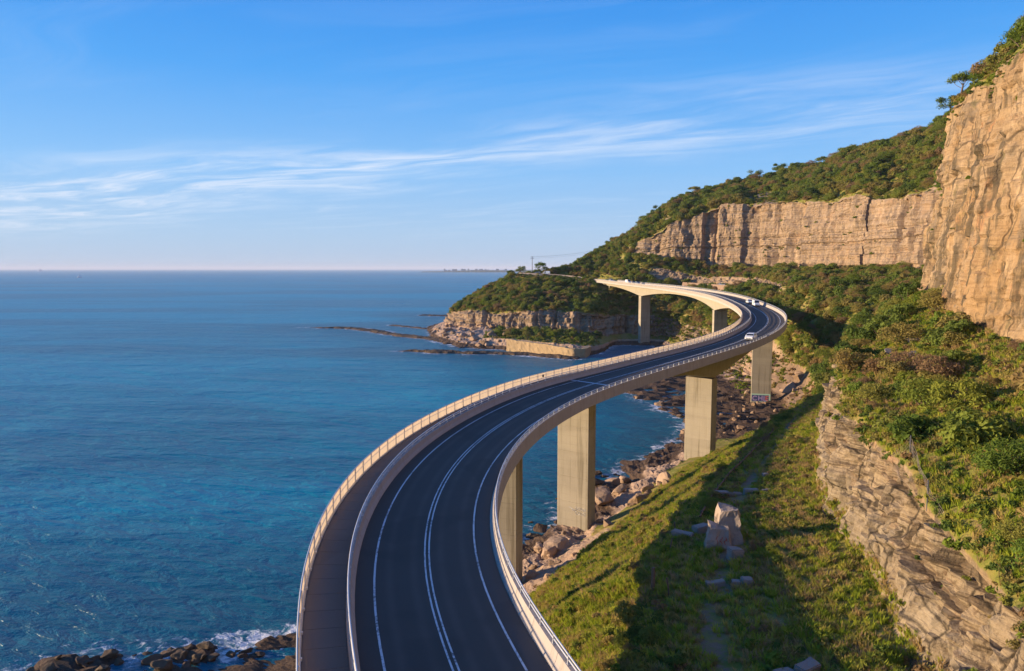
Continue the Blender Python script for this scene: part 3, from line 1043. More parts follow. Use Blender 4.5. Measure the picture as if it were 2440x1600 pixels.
def girder_prof(s):
    d = depth(s)
    return [(-7.6, -0.45), (-7.6, -0.25), (5.2, -0.25), (5.2, -0.45), (2.3, -0.75), (1.75, -0.8), (1.7 - 0.04 * d, -d), (-4.1 + 0.04 * d, -d), (-4.15, -0.8), (-4.7, -0.75)]


V, F = sweep(girder_prof, S_BEG, S_END, 2.5)
part('girder', V, F, M['girder'])
V, F = sweep([(-7.62, -0.245), (5.22, -0.245), (5.22, -0.02), (-7.62, -0.02)][::-1], S_BEG, S_END, 2.0)
deck = part('deck', V, F, M['concrete'])
lat = [-4.70] + list(np.linspace(-4.70, 4.78, 41)) + [4.78]
V, F = sweep([(a, -0.016 if k in (0, len(lat) - 1) else 0.0) for k, a in enumerate(lat)], S_BEG, S_END, 2.0)
road = part('road_surface', V, F, M['asphalt'], deck)
set_attr(road.data, 'lateral', np.tile(lat, len(V) // len(lat)))
V, F = sweep([(3.72, 0.004), (4.775, 0.004)], S_BEG, S_END, 2.0, False)
part('shoulder', V, F, M['shoulder'], deck)
# footpath slabs, each with its own joint
sl = 1.9
s = S_BEG
k = 0
while s < 235:
    V, F = sweep([(-7.58, 0.0), (-7.58, 0.10), (-5.22, 0.10), (-5.22, 0.0)], s, s + sl - 0.025, 1.0)
    part('footpath_slab', V, F, M['path'], deck)
    s += sl
V, F = sweep([(-7.58, 0.0), (-7.58, 0.10), (-5.22, 0.10), (-5.22, 0.0)], s, S_END, 2.0)
part('footpath', V, F, M['path'], deck)
for a, w in ((-3.5, 0.13), (3.5, 0.13), (-0.15, 0.11), (0.15, 0.11)):
    V, F = sweep([(a - w / 2, 0.008), (a + w / 2, 0.008)], S_BEG, S_END, 2.0, False)
    part('road_marking', V, F, M['white_paint'], deck)
# joints across the carriageway
joint_m = simple('joint_metal', (0.34, 0.40, 0.46), 0.45, 0.3)
for sj in (90.5,):
    V, F = sweep([(-4.68, 0.006), (4.76, 0.006)], sj, sj + 0.55, 0.55, False)
    part('expansion_joint', V, F, joint_m, deck)

# traffic barrier between road and footpath, right parapet, footpath edge beam: precast lengths
BAR = [(-5.2, 0.0), (-5.14, 0.92), (-4.92, 0.92), (-4.86, 0.42), (-4.70, 0.12), (-4.68, 0.0)][::-1]
PAR = [(4.80, 0.0), (4.82, 0.10), (5.02, 0.42), (5.12, 0.85), (5.42, 0.85), (5.50, -0.82), (5.30, -0.82), (5.24, -0.4), (5.20, -0.2)]
EDGE = [(-7.84, -0.70), (-7.80, 0.20), (-7.56, 0.20), (-7.56, 0.02), (-7.60, -0.2), (-7.62, -0.70)]


def lengths(name, prof, mat, step=4.0, gap=0.03, s0=S_BEG, s1=S_END):
    s = s0
    while s < s1 - 0.5:
        V, F = sweep(prof, s, min(s + step - gap, s1), step / 2)
        part(name, V, F, mat)
        s += step


lengths('barrier_segment', BAR, M['barrier'])
lengths('parapet_segment', PAR, M['barrier'])
lengths('edge_beam_segment', EDGE, M['concrete'])


def rail(name, off, dz, r, mat, ds=1.5, s0=S_BEG, s1=S_END):
    n = 6
    pr = [(off + r * math.cos(2 * math.pi * k / n), dz + r * math.sin(2 * math.pi * k / n)) for k in range(n)]
    V, F = sweep(pr, s0, s1, ds)
    return part(name, V, F, mat, None, True)


# railings on barrier and parapet
for off, base, hs in ((-5.03, 0.92, (1.16, 1.40)), (5.27, 0.85, (1.08, 1.32))):
    for hgt in hs:
        rail('rail', off, hgt, 0.055, M['steel'])


def frame(s, off=0.0, dz=0.0):
    p = AL.at(s, off, dz)[0] - BL
    h = AL.heading(s)
    return Matrix.Translation(Vector(p)) @ Matrix.Rotation(-h, 4, 'Z')


def post_mesh():
    mb = MB()
    # leaning plate post with a foot
    mb.box((0, 0, 0.01), (0.20, 0.22, 0.02))
    V = [(-0.09, -0.035, 0.02), (0.09, -0.035, 0.02), (0.03, -0.035, 0.52), (-0.05, -0.035, 0.52), (-0.09, 0.035, 0.02), (0.09, 0.035, 0.02), (0.03, 0.035, 0.52), (-0.05, 0.035, 0.52)]
    mb.add(V, [(0, 1, 2, 3), (7, 6, 5, 4), (0, 4, 5, 1), (1, 5, 6, 2), (2, 6, 7, 3), (3, 7, 4, 0)])
    return mb.mesh('railing_post')


PM = post_mesh()
PM.materials.append(M['steel'])
for off, base in ((-5.03, 0.921), (5.27, 0.851)):
    s = S_BEG + 1.0
    rest = MB()
    while s < S_END:
        Fm = frame(s, off, base)
        if s < 262:
            o = link('railing_post', PM, None, bridge)
            o.matrix_local = Fm
        else:
            rest.add([tuple(Fm @ v.co) for v in PM.vertices], [tuple(p.vertices) for p in PM.polygons])
        s += 2.15
    o = rest.build('distant_posts', M['steel'], bridge)
    o['kind'] = 'stuff'

# footpath balustrade: pale screens between posts, with a top rail
s = S_BEG
bpm = MB().box((0.05, 0, 0.60), (0.09, 0.06, 1.20)).box((0.11, 0, 0.07), (0.18, 0.16, 0.14)).mesh('balustrade_post')
bpm.materials.append(M['steel'])
rest = MB()
while s < S_END - 1:
    e = min(s + 2.38, S_END)
    V, F = sweep([(-7.735, 0.21), (-7.735, 1.34), (-7.715, 1.34), (-7.715, 0.21)], s, e, 1.2)
    part('balustrade_screen', V, F, M['screen'])
    Fm = frame(s, -7.69, 0.203)
    o = link('balustrade_post', bpm, None, bridge)
    o.matrix_local = Fm
    s += 2.4
rail('top_rail', -7.70, 1.40, 0.05, M['steel'])
rail('hand_rail', -7.58, 1.02, 0.025, M['steel'])
# small plaque on the balustrade and a service box in the barrier
o = MB().box((0, 0, 0), (0.05, 0.5, 0.45)).build('plaque', M['dark_steel'], bridge)
o.matrix_local = frame(87, -7.68, 0.85)

# piers: a core with proud concrete lifts
PIER_OBJ = {}
for s, kind in PIERS:
    h = AL.heading(s)
    top = float(AL.at(s, -1.2, 0)[0][2]) - depth(s) + (0.1 if kind else 0.1)
    c = AL.at(s, -1.2, 0)[0]
    Wd, Th = (6.0, 2.9) if kind != 0 else (5.8, 2.4)
    gz = ground_z(c[0], c[1], 0.0, 8.0)
    if kind == 2:
        Wd, Th = 5.6, 1.2
    bot = min(gz, 40) - 3.0
    if kind == 0 and s < 50:
        bot = gz - 3.0
    root = empty('pier', (c[0] - BL[0], c[1] - BL[1], bot - BL[2]), -h, bridge)
    H = top - bot
    MB().box((0, 0, H / 2), (Wd - 0.10, Th - 0.10, H - 0.02)).build('core', M['pier'], root)
    z = H
    while z > 0.3:
        lh = min(4.2, z)
        mb = MB()
        b = 0.07
        x, y = Wd / 2, Th / 2
        ring = [(-x + b, -y), (x - b, -y), (x, -y + b), (x, y - b), (x - b, y), (-x + b, y), (-x, y - b), (-x, -y + b)]
        V = [(px, py, zz_) for zz_ in (z - lh + 0.035, z) for px, py in ring]
        Fq = [(k, (k + 1) % 8, 8 + (k + 1) % 8, 8 + k) for k in range(8)] + [tuple(range(8))[::-1], tuple(range(8, 16))]
        mb.add(V, Fq).build('lift', M['pier'], root)
        z -= lh
    PIER_OBJ[s] = (root, Wd, Th, H)

# ------------------------------------------------------------------ foliage
def leaf_mat(name, stops, vary=0.0, trans=0.35):
    m, b, out = new_mat(name)
    P = pos(b)
    oi = b.new('ShaderNodeObjectInfo').outputs['Random']
    n = b.noise(P, 0.045, 3)
    n2 = b.noise(P, 2.2, 2)
    f = b.math('ADD', b.math('MULTIPLY', oi, 0.85), b.math('MULTIPLY', b.math('SUBTRACT', n, 0.5), 0.75))
    n3 = b.noise(P, 0.42, 3, 0.6)
    f = b.math('ADD', f, b.math('MULTIPLY', b.math('SUBTRACT', n3, 0.5), vary))
    f = b.math('ADD', f, 0.15)
    c = b.ramp(f, stops)
    c = b.mix(b.math('MULTIPLY', n2, 0.5), c, b.vmath('SCALE', c) if False else (0.17, 0.155, 0.04), 'MIX')
    d = b.new('ShaderNodeBsdfDiffuse')
    b.put(d.inputs[0], c)
    t = b.new('ShaderNodeBsdfTranslucent')
    b.put(t.inputs[0], c)
    mx = b.new('ShaderNodeMixShader')
    mx.inputs[0].default_value = trans
    b.nt.links.new(d.outputs[0], mx.inputs[1])
    b.nt.links.new(t.outputs[0], mx.inputs[2])
    b.nt.links.new(mx.outputs[0], out.inputs[0])
    return m


M['leaf_bush'] = leaf_mat('bush_leaf', [(0.05, (0.075, 0.140, 0.026)), (0.25, (0.140, 0.225, 0.036)), (0.45, (0.235, 0.280, 0.050)), (0.65, (0.330, 0.290, 0.075)), (0.82, (0.340, 0.225, 0.095)), (0.97, (0.300, 0.180, 0.115))], 0.25, 0.4)
M['leaf_scrub'] = leaf_mat('scrub_leaf', [(0.05, (0.110, 0.190, 0.024)), (0.30, (0.200, 0.280, 0.036)), (0.55, (0.310, 0.320, 0.055)), (0.76, (0.380, 0.280, 0.095)), (0.93, (0.340, 0.205, 0.110))], 0.35, 0.4)
M['leaf_dark'] = leaf_mat('dark_leaf', [(0.05, (0.060, 0.115, 0.028)), (0.4, (0.115, 0.190, 0.040)), (0.7, (0.200, 0.250, 0.052)), (0.92, (0.300, 0.240, 0.080))], 0.25, 0.4)
M['grass_blade'] = leaf_mat('grass_blade', [(0.08, (0.213, 0.302, 0.022)), (0.32, (0.370, 0.448, 0.036)), (0.52, (0.493, 0.493, 0.060)), (0.70, (0.538, 0.414, 0.120)), (0.90, (0.515, 0.336, 0.160))], 1.1, 0.45)
M['bark'] = simple('bark', (0.13, 0.095, 0.07), 0.9, 0, 0.1, 0.3, 4)


def leaf_quads(C, Nn, size, rng, narrow=0.55):
    """one bent quad per leaf"""
    n = len(C)
    r = rng.normal(size=(n, 3))
    a = np.cross(Nn, r)
    a /= np.linalg.norm(a, axis=1, keepdims=True) + 1e-9
    b = np.cross(Nn, a)
    sz = size * rng.uniform(0.6, 1.35, n)[:, None]
    V = np.stack([C - a * sz, C - b * sz * narrow + Nn * sz * 0.15, C + a * sz, C + b * sz * narrow + Nn * sz * 0.15], 1)
    Fq = np.arange(n * 4).reshape(n, 4)
    return V.reshape(-1, 3), Fq


def crown_mesh(name, seed, clumps=15, leaves=1100, size=0.085, flat=0.75, mat='leaf_bush', spiky=0.0, zc=0.62):
    rng = np.random.default_rng(seed)
    cc = []
    while len(cc) < clumps:
        p = rng.uniform(-1, 1, 3)
        if 0.25 < np.linalg.norm(p) < 0.95:
            cc.append(p)
    cc = np.array(cc) * np.array([0.72, 0.72, 0.55 * flat])
    cr = rng.uniform(0.20, 0.42, clumps)
    cc[:, 2] += zc * flat
    w = cr ** 2
    k = rng.choice(clumps, leaves, p=w / w.sum())
    d = rng.normal(size=(leaves, 3))
    d /= np.linalg.norm(d, axis=1, keepdims=True)
    d[:, 2] = np.where(d[:, 2] < -0.4, -d[:, 2], d[:, 2])
    rad = cr[k] * rng.uniform(0.55, 1.08, leaves)
    C = cc[k] + d * rad[:, None] * np.array([1, 1, 0.85])
    C[:, 2] = np.maximum(C[:, 2], 0.02)
    Nn = d + rng.normal(size=d.shape) * (0.45 + spiky) + np.array([0, 0, 0.35])
    Nn /= np.linalg.norm(Nn, axis=1, keepdims=True)
    V, Fq = leaf_quads(C, Nn, size, rng, 0.6 - 0.3 * spiky)
    me = mesh_np(name, V, Fq)
    me.materials.append(M[mat])
    mb = MB()
    for i in range(min(7, clumps)):
        q = cc[i]
        base = np.array([rng.uniform(-.05, .05), rng.uniform(-.05, .05), -0.12])
        mid = base * 0.5 + q * 0.45 + rng.normal(size=3) * 0.05
        mb.tube([base, mid, q], [0.035, 0.024, 0.008], 5)
    st = mb.mesh(name + '_stem')
    st.materials.append(M['bark'])
    return me, st


CROWN = [crown_mesh('bush_crown', 1, 18, 2200, 0.055, 0.80, 'leaf_bush', 0.7),
         crown_mesh('bush_crown', 2, 13, 1200, 0.080, 0.62, 'leaf_bush'),
         crown_mesh('bush_crown', 3, 22, 2600, 0.050, 0.95, 'leaf_bush', 0.9),
         crown_mesh('bush_crown', 4, 13, 1700, 0.062, 0.70, 'leaf_scrub', 0.7),
         crown_mesh('bush_crown', 5, 17, 1400, 0.072, 1.00, 'leaf_dark'),
         crown_mesh('bush_crown', 6, 12, 1100, 0.082, 0.72, 'leaf_dark')]
LOW = [crown_mesh('scrub_tuft', 21 + i, 6, 150, 0.17, 0.45, 'leaf_scrub' if i < 3 else 'leaf_dark', 0.6, 0.3)[0] for i in range(5)]


def grass_mesh(seed, blades=22, h=0.42):
    rng = np.random.default_rng(seed)
    V, Fq = [], []
    for i in range(blades):
        a = rng.uniform(0, 2 * math.pi)
        r = rng.uniform(0, 0.28)
        bx, by = r * math.cos(a), r * math.sin(a)
        a2 = a + rng.normal() * 0.8
        ln = rng.uniform(0.12, 0.34)
        hh = h * rng.uniform(0.55, 1.2)
        w = rng.uniform(0.018, 0.034)
        px, py = -math.sin(a2) * w, math.cos(a2) * w
        mx_, my_ = bx + math.cos(a2) * ln * 0.35, by + math.sin(a2) * ln * 0.35
        tx, ty = bx + math.cos(a2) * ln, by + math.sin(a2) * ln
        k = len(V)
        V += [(bx - px, by - py, -0.05), (bx + px, by + py, -0.05), (mx_ + px, my_ + py, hh * 0.65), (mx_ - px, my_ - py, hh * 0.65), (tx + px * .2, ty + py * .2, hh), (tx - px * .2, ty - py * .2, hh)]
        Fq += [(k, k + 1, k + 2, k + 3), (k + 3, k + 2, k + 4, k + 5)]
    me = mesh_np('grass_tuft', V, Fq)
    me.materials.append(M['grass_blade'])
    return me


GRASS = [grass_mesh(60 + i) for i in range(4)]

# --- sampling of the terrain surface
c00, c10, c01, c11 = G[:-1, :-1], G[1:, :-1], G[:-1, 1:], G[1:, 1:]
AREA = 0.5 * np.linalg.norm(np.cross(c10 - c00, c01 - c00), axis=-1) + 0.5 * np.linalg.norm(np.cross(c10 - c11, c01 - c11), axis=-1)
CC = (c00 + c10 + c01 + c11) / 4
CT = 0.25 * (T2[:-1, :-1] + T2[1:, :-1] + T2[:-1, 1:] + T2[1:, 1:])
CF = 0.25 * (F2[:-1, :-1] + F2[1:, :-1] + F2[:-1, 1:] + F2[1:, 1:])
CROCK = rock_attr[:-1, :-1]
CTRAIL = trail[:-1, :-1]
CNZ = nrm2[:-1, :-1, 2]
PITCH = math.atan(159.0 / 1700.0)


def project(P):
    P = np.asarray(P, float)
    c, s = math.cos(PITCH), math.sin(PITCH)
    z = P[..., 2] - CAM_Z
    d = P[..., 1] * c - z * s
    u = P[..., 1] * s + z * c
    d = np.where(np.abs(d) < 1e-3, 1e-3, d)
    return 1220 + 1700 * P[..., 0] / d, 800 - 1700 * u / d, d


PU, PV, PD = project(CC)
INVIEW = (PD > 12) & (PU > -350) & (PU < 2800) & (PV > -300) & (PV < 1900)


def sample(dens, seed):
    rng = np.random.default_rng(seed)
    lam = np.where(INVIEW, dens * AREA, 0)
    n = rng.poisson(lam)
    ii, jj = np.nonzero(n)
    ii, jj = np.repeat(ii, n[ii, jj]), np.repeat(jj, n[ii, jj])
    a, b = rng.random(len(ii))[:, None], rng.random(len(ii))[:, None]
    P = c00[ii, jj] * (1 - a) * (1 - b) + c10[ii, jj] * a * (1 - b) + c01[ii, jj] * (1 - a) * b + c11[ii, jj] * a * b
    return P, CT[ii, jj], CF[ii, jj], rng


def box(x, lo, hi, soft=0.08):
    return smooth(lo - soft, lo + soft, x) * (1 - smooth(hi - soft, hi + soft, x))


patch = fbm(CC * 0.09, 3, 201)
patch2 = fbm(CC * 0.035, 3, 202)
norock = 1 - smooth(0.35, 0.6, CROCK)
nearT = 1 - smooth(7.6, 8.4, CT)
farT = 1 - nearT
head = smooth(12.2, 13.2, CT)

# bushes and trees
dens = np.zeros_like(CT)
dens += 0.19 * box(CF, 7.07, 7.97) * nearT * norock * (0.2 + 0.8 * smooth(-0.25, 0.2, patch))
dens += 0.08 * box(CF, 9.02, 9.9) * nearT
dens += 0.16 * box(CF, 3.6, 7.95) * farT * (1 - head) * (0.35 + 0.65 * smooth(-0.3, 0.2, patch)) * norock
dens += 0.19 * box(CF, 9.03, 10.9) * farT * (1 - head) * (0.35 + 0.65 * smooth(-0.35, 0.15, patch2)) * norock
dens += 0.20 * box(CF, 4.05, 10.9) * head * (0.45 + 0.55 * smooth(-0.3, 0.2, patch))
dens += 0.05 * box(CF, 2.2, 3.0) * smooth(12.6, 13, CT) * (1 - smooth(14.4, 14.8, CT))
dens += 0.035 * box(CF, 5.0, 6.0) * nearT * smooth(0.05, 0.3, patch) * (1 - smooth(0.1, 0.3, CTRAIL))
dens += 0.05 * box(CF, 4.3, 5.05) * nearT * smooth(0.1, 0.35, patch)
dens += 0.30 * box(CF, 4.86, 5.16, 0.04) * box(CT, 1.8, 7.0, 0.2) * smooth(-0.25, 0.25, fbm(CC * 0.14, 3, 205))
BP, BT, BF, rng = sample(dens, 301)
n = len(BP)
bs = 0.7 + 2.4 * rng.random(n) ** 1.7
isfar = BT > 7.9
bs = np.where(isfar, 1.3 + 2.9 * rng.random(n) ** 1.7, bs)
bs = np.where(isfar & (BF > 9) & (BT < 12.6), 1.7 + 3.6 * rng.random(n) ** 1.7, bs)
bs = np.where((BF < 6.0) & ~isfar, rng.uniform(0.6, 1.2, n), bs)
bk = rng.integers(0, 6, n)
bk = np.where((BT > 11.5) & (BF > 8.5) & (rng.random(n) < 0.5), 4, bk)
brot = rng.uniform(0, 6.28, n)


def road_clear(P, w):
    S = np.arange(S_BEG, S_END + 4, 3.0)
    C = AL.at(S, -1.2)
    d2 = ((P[:, None, :2] - C[None, :, :2]) ** 2).sum(-1)
    k = d2.argmin(1)
    under = C[k, 2] - P[:, 2]
    return (np.sqrt(d2.min(1)) > w) | (under > 5.5)


ok = road_clear(BP, 7.6)
# the old road on the headland stays open
ok &= (np.sqrt(((BP[:, None, :2] - FRs[None]) ** 2).sum(-1)).min(1) > 4.2 + 0.5 * bs)
_tn = np.gradient(R4[:, :2], axis=0)
_tn /= np.linalg.norm(_tn, axis=1, keepdims=True)
_sea = np.concatenate([R4[4:, :2] + np.stack([-_tn[4:, 1], _tn[4:, 0]], 1) * w for w in (7.5, 11.0, 14.5)])
ok &= (np.sqrt(((BP[:, None, :2] - _sea[None]) ** 2).sum(-1)).min(1) > 2.6) | (bs < 1.7)
BP, BT, BF, bs, bk, brot = BP[ok], BT[ok], BF[ok], bs[ok], bk[ok], brot[ok]

# which are seen largest
from mathutils.bvhtree import BVHTree
bvh = BVHTree.FromPolygons([tuple(v) for v in G[::2, ::2].reshape(-1, 3)], [tuple(f) for f in grid_faces(len(G[::2]), len(G[0, ::2]))])
pu, pv, pd = project(BP + np.array([0, 0, 1.0]) * bs[:, None] * 0.6)
inside = (pu > -20) & (pu < 2460) & (pv > -20) & (pv < 1620) & (pd > 10)
score = np.where(inside, bs / pd, 0)
order = np.argsort(-score)
solo = []
eye = Vector((0, 0, CAM_Z))
for i in order:
    if len(solo) >= 285 or score[i] <= 0:
        break
    tgt = Vector(BP[i] + np.array([0, 0, bs[i] * 0.9]))
    d = tgt - eye
    hit = bvh.ray_cast(eye, d.normalized(), d.length - bs[i] * 0.9)
    if hit[0] is None:
        solo.append(i)
solo_set = set(solo)


def bush_label(t, f, k, sz):
    tone = {0: 'round olive', 1: 'spreading olive', 2: 'tall feathery', 3: 'loose yellow-green', 4: 'dense dark green', 5: 'low dark green'}[int(k)]
    if t < 7.9:
        size = 'big ' if sz > 1.8 else ('small ' if sz < 1.3 else 'mid-sized ')
        if f > 8.5:
            where = 'on the brow of the tall near cliff'
        elif f > 7.5:
            where = 'close below the tall near cliff' if t < 5.6 else 'under the outer corner of the tall near cliff'
        elif f > 7:
            where = 'just above the bedded rock wall' if t < 4.6 else 'above the outer end of the rock wall'
        elif f > 5:
            where = 'on the grassy bench by the old trail'
        else:
            where = 'on the grassy bank below the bench'
    elif t < 12.2:
        size = 'big ' if sz > (3.6 if f > 8.5 else 2.8) else ('small ' if sz < (3.0 if f > 8.5 else 2.1) else 'mid-sized ')
        if f > 8.5:
            where = 'high on the hill above the far cliff' if f > 9.6 else 'on the rim of the far cliff'
        elif f > 6.9:
            where = 'on the ledge at the foot of the far cliff'
        elif t < 8.9:
            where = 'on the hillside beside the graffiti pier'
        else:
            where = 'on the hillside behind the bridge bend'
    else:
        size = 'big ' if sz > 2.8 else ('small ' if sz < 2.1 else 'mid-sized ')
        where = 'on the headland slope beyond the bridge end' if f < 6 else ('on the headland crest by the old road' if f < 8 else 'on the ridge above the bridge end')
    return size + tone + ' bush ' + where


solo_cols = {}
for i in solo:
    k = int(bk[i])
    root = empty('bush', tuple(BP[i] - np.array([0, 0, 0.10 * bs[i]])), brot[i])
    root.scale = (bs[i],) * 3
    lab = bush_label(BT[i], BF[i], k, bs[i])
    tag(root, lab, 'bush', lab.split(' bush ')[0] + ' bushes ' + lab.split(' bush ')[1])
    o = link('foliage', CROWN[k][0], None, root)
    o = link('stem', CROWN[k][1], None, root)


def scatter(name, P, scale, rot, idx, meshes, label, cat):
    """uncountable ground cover: points instanced with geometry nodes"""
    me = bpy.data.meshes.new(name)
    P = np.asarray(P, np.float32)
    me.vertices.add(len(P))
    me.vertices.foreach_set('co', P.ravel())
    a = me.attributes.new('sc', 'FLOAT', 'POINT')
    a.data.foreach_set('value', np.asarray(scale, np.float32))
    a = me.attributes.new('rz', 'FLOAT', 'POINT')
    a.data.foreach_set('value', np.asarray(rot, np.float32))
    a = me.attributes.new('ix', 'INT', 'POINT')
    a.data.foreach_set('value', np.asarray(idx, np.int32))
    colp = bpy.data.collections.new(name + '_kinds')
    for i, m_ in enumerate(meshes):
        colp.objects.link(bpy.data.objects.new('%s_kind_%02d' % (name, i), m_))
    ng = bpy.data.node_groups.new(name + '_nodes', 'GeometryNodeTree')
    ng.interface.new_socket('Geometry', in_out='INPUT', socket_type='NodeSocketGeometry')
    ng.interface.new_socket('Geometry', in_out='OUTPUT', socket_type='NodeSocketGeometry')
    nn, ll = ng.nodes, ng.links
    gi, go = nn.new('NodeGroupInput'), nn.new('NodeGroupOutput')
    ip = nn.new('GeometryNodeInstanceOnPoints')
    ci = nn.new('GeometryNodeCollectionInfo')
    ci.inputs['Collection'].default_value = colp
    ci.inputs['Separate Children'].default_value = True
    ci.inputs['Reset Children'].default_value = True

    def named(nm, typ):
        q = nn.new('GeometryNodeInputNamedAttribute')
        q.data_type = typ
        q.inputs['Name'].default_value = nm
        return q.outputs['Attribute']
    cb = nn.new('ShaderNodeCombineXYZ')
    ll.new(named('rz', 'FLOAT'), cb.inputs[2])
    er = nn.new('FunctionNodeEulerToRotation')
    ll.new(cb.outputs[0], er.inputs[0])
    ll.new(gi.outputs[0], ip.inputs['Points'])
    ll.new(ci.outputs[0], ip.inputs['Instance'])
    ip.inputs['Pick Instance'].default_value = True
    ll.new(named('ix', 'INT'), ip.inputs['Instance Index'])
    ll.new(er.outputs[0], ip.inputs['Rotation'])
    ll.new(named('sc', 'FLOAT'), ip.inputs['Scale'])
    ll.new(ip.outputs[0], go.inputs[0])
    o = link(name, me)
    md = o.modifiers.new('scatter', 'NODES')
    md.node_group = ng
    tag(o, label, cat, None, 'stuff')
    return o


rest = np.array([i for i in range(len(BP)) if i not in solo_set])
scatter('hillside_bushes', BP[rest] - np.array([0, 0, 0.1]) * bs[rest][:, None], bs[rest], brot[rest], bk[rest], [c[0] for c in CROWN], 'dense coastal scrub covering the far hillsides and headland', 'scrub')

# low scrub
dens = np.zeros_like(CT)
dens += 1.5 * box(CF, 7.02, 7.98) * nearT * norock
dens += 0.9 * box(CF, 6.95, 7.1) * nearT
dens += 1.2 * box(CF, 8.98, 9.9) * nearT
dens += 2.2 * box(CF, 3.0, 5.1) * nearT * (0.25 + 0.75 * smooth(-0.2, 0.3, fbm(CC * 0.2, 3, 208)))
dens += 1.6 * box(CF, 5.0, 6.05) * nearT * smooth(-0.25, 0.25, fbm(CC * 0.16, 3, 207)) * (1 - smooth(0.08, 0.3, CTRAIL))
dens += 0.35 * box(CF, 3.4, 7.98) * farT * norock
dens += 0.35 * box(CF, 9.0, 10.95) * farT * (0.4 + 0.6 * norock)
dens += 0.35 * box(CF, 4.0, 10.9) * head
dens += 0.5 * box(CF, 2.05, 3.1) * smooth(12.6, 13, CT) * (1 - smooth(14.4, 14.8, CT))
dens += 0.3 * box(CF, 2.2, 4.2) * box(CT, 8.7, 11.5, 0.2)
dens += 0.35 * smooth(0.3, 0.7, CNZ) * (0.4 * box(CF, 8, 9) + box(CF, 6, 7)) * nearT * smooth(-0.1, 0.3, patch)
dens += 0.16 * smooth(0.35, 0.7, CNZ) * box(CF, 8, 9) * farT * smooth(0.0, 0.3, patch)
P_, t_, f_, rng = sample(dens, 302)
ok = road_clear(P_, 6.8) & (np.sqrt(((P_[:, None, :2] - FRs[None]) ** 2).sum(-1)).min(1) > 4.5)
P_, t_, f_ = P_[ok], t_[ok], f_[ok]
sc_ = (0.3 + 0.75 * rng.random(len(P_)) ** 1.6) * np.where(t_ > 7.9, 1.9, 1.0)
scatter('undergrowth', P_, sc_, rng.uniform(0, 6.28, len(P_)), rng.integers(0, 5, len(P_)), LOW, 'low leafy ground cover between the bushes', 'undergrowth')

# grass
dens = np.zeros_like(CT)
dens += 24 * box(CF, 2.75, 5.02, 0.12) * nearT * smooth(1.6, 2.0, CT) * (1 - smooth(6.4, 7.6, CT) * 0.6) * norock
dens += 13 * box(CF, 5.0, 6.12) * nearT * smooth(1.6, 2.0, CT) * (1 - smooth(0.3, 0.6, CTRAIL)) * (1 - smooth(6.4, 7.6, CT) * 0.6)
dens += 8 * box(CF, 6.98, 7.98) * nearT * norock * (1 - smooth(5.0, 7.0, CT) * 0.6)
dens += 1.2 * box(CF, 3.0, 7.9) * box(CT, 7.5, 9.2, 0.4) * norock
dens *= 0.55 + 0.45 * smooth(-0.3, 0.3, fbm(CC * 0.3, 2, 209))
P_, t_, f_, rng = sample(dens, 303)
sc_ = (0.38 + 0.85 * rng.random(len(P_)) ** 2)
scatter('grass', P_, sc_, rng.uniform(0, 6.28, len(P_)), rng.integers(0, 4, len(P_)), GRASS, 'long green and straw coloured grass on bank, bench and slope', 'grass')
print('bushes', len(BP), 'solo', len(solo), 'low', 'grass', len(P_))

# ------------------------------------------------------------------ rocks
def rock_mesh(name, seed, mat, sub=3, squash=0.75, cuts=9, rough=0.16):
    bm = bmesh.new()
    bmesh.ops.create_icosphere(bm, subdivisions=sub, radius=1.0)
    rng = np.random.default_rng(seed)
    V = np.array([v.co for v in bm.verts])
    for c in range(cuts):
        d = rng.normal(size=3)
        d /= np.linalg.norm(d)
        lim = rng.uniform(0.45, 0.85)
        t = V @ d
        V = V - np.outer(np.maximum(t - lim, 0), d) * 0.96
    V = V * (1 + rough * fbm(V * 1.6 + seed, 3, seed)[:, None])
    V[:, 2] *= squash
    for v, p in zip(bm.verts, V):
        v.co = p
    me = bpy.data.meshes.new(name)
    bm.to_mesh(me)
    bm.free()
    me.materials.append(M[mat])
    return me


def rock_set(matname, seed, n=5, **kw):
    return [rock_mesh('rock', seed + i, matname, **kw) for i in range(n)]


RK = {'pink': rock_set('rock_pink', 400, cuts=16, rough=0.24), 'brown': rock_set('rock_brown', 410, cuts=16, rough=0.24), 'dark': rock_set('rock_dark', 420, squash=0.62, cuts=18, rough=0.30), 'grey': rock_set('rock_grey', 430, 4, cuts=16, rough=0.06)}
SIZEW = ['small', 'mid-sized', 'big', 'huge']


def put_rock(kind, x, y, z, r, rng, label, group, asp=(1, 1, 1), rz=None, name='rock', tilt=0.25):
    me = RK[kind][rng.integers(0, len(RK[kind]))]
    o = link(name, me)
    o.location = (x, y, z)
    o.scale = (r * asp[0] * rng.uniform(0.85, 1.2), r * asp[1] * rng.uniform(0.85, 1.2), r * asp[2] * rng.uniform(0.8, 1.1))
    o.rotation_euler = (rng.normal() * tilt, rng.normal() * tilt, rng.uniform(0, 6.28) if rz is None else rz)
    tag(o, label, 'rock', group)
    return o


rng = np.random.default_rng(77)


def rock_field(kindp, n, t0, t1, f0, f1, r0, r1, where, group, power=2.0, zoff=0.15):
    for i in range(n):
        p = terr(rng.uniform(t0, t1), rng.uniform(f0, f1))
        r = r0 + (r1 - r0) * rng.random() ** power
        kind = kindp[rng.integers(0, len(kindp))]
        w = SIZEW[int(np.clip((r - r0) / (r1 - r0) * 3.99, 0, 3))]
        cw = {'pink': 'pinkish', 'brown': 'brown', 'dark': 'dark wet', 'grey': 'grey'}[kind]
        put_rock(kind, p[0], p[1], max(p[2], -0.6) + r * zoff, r, rng, '%s %s rock %s' % (w, cw, where), group)


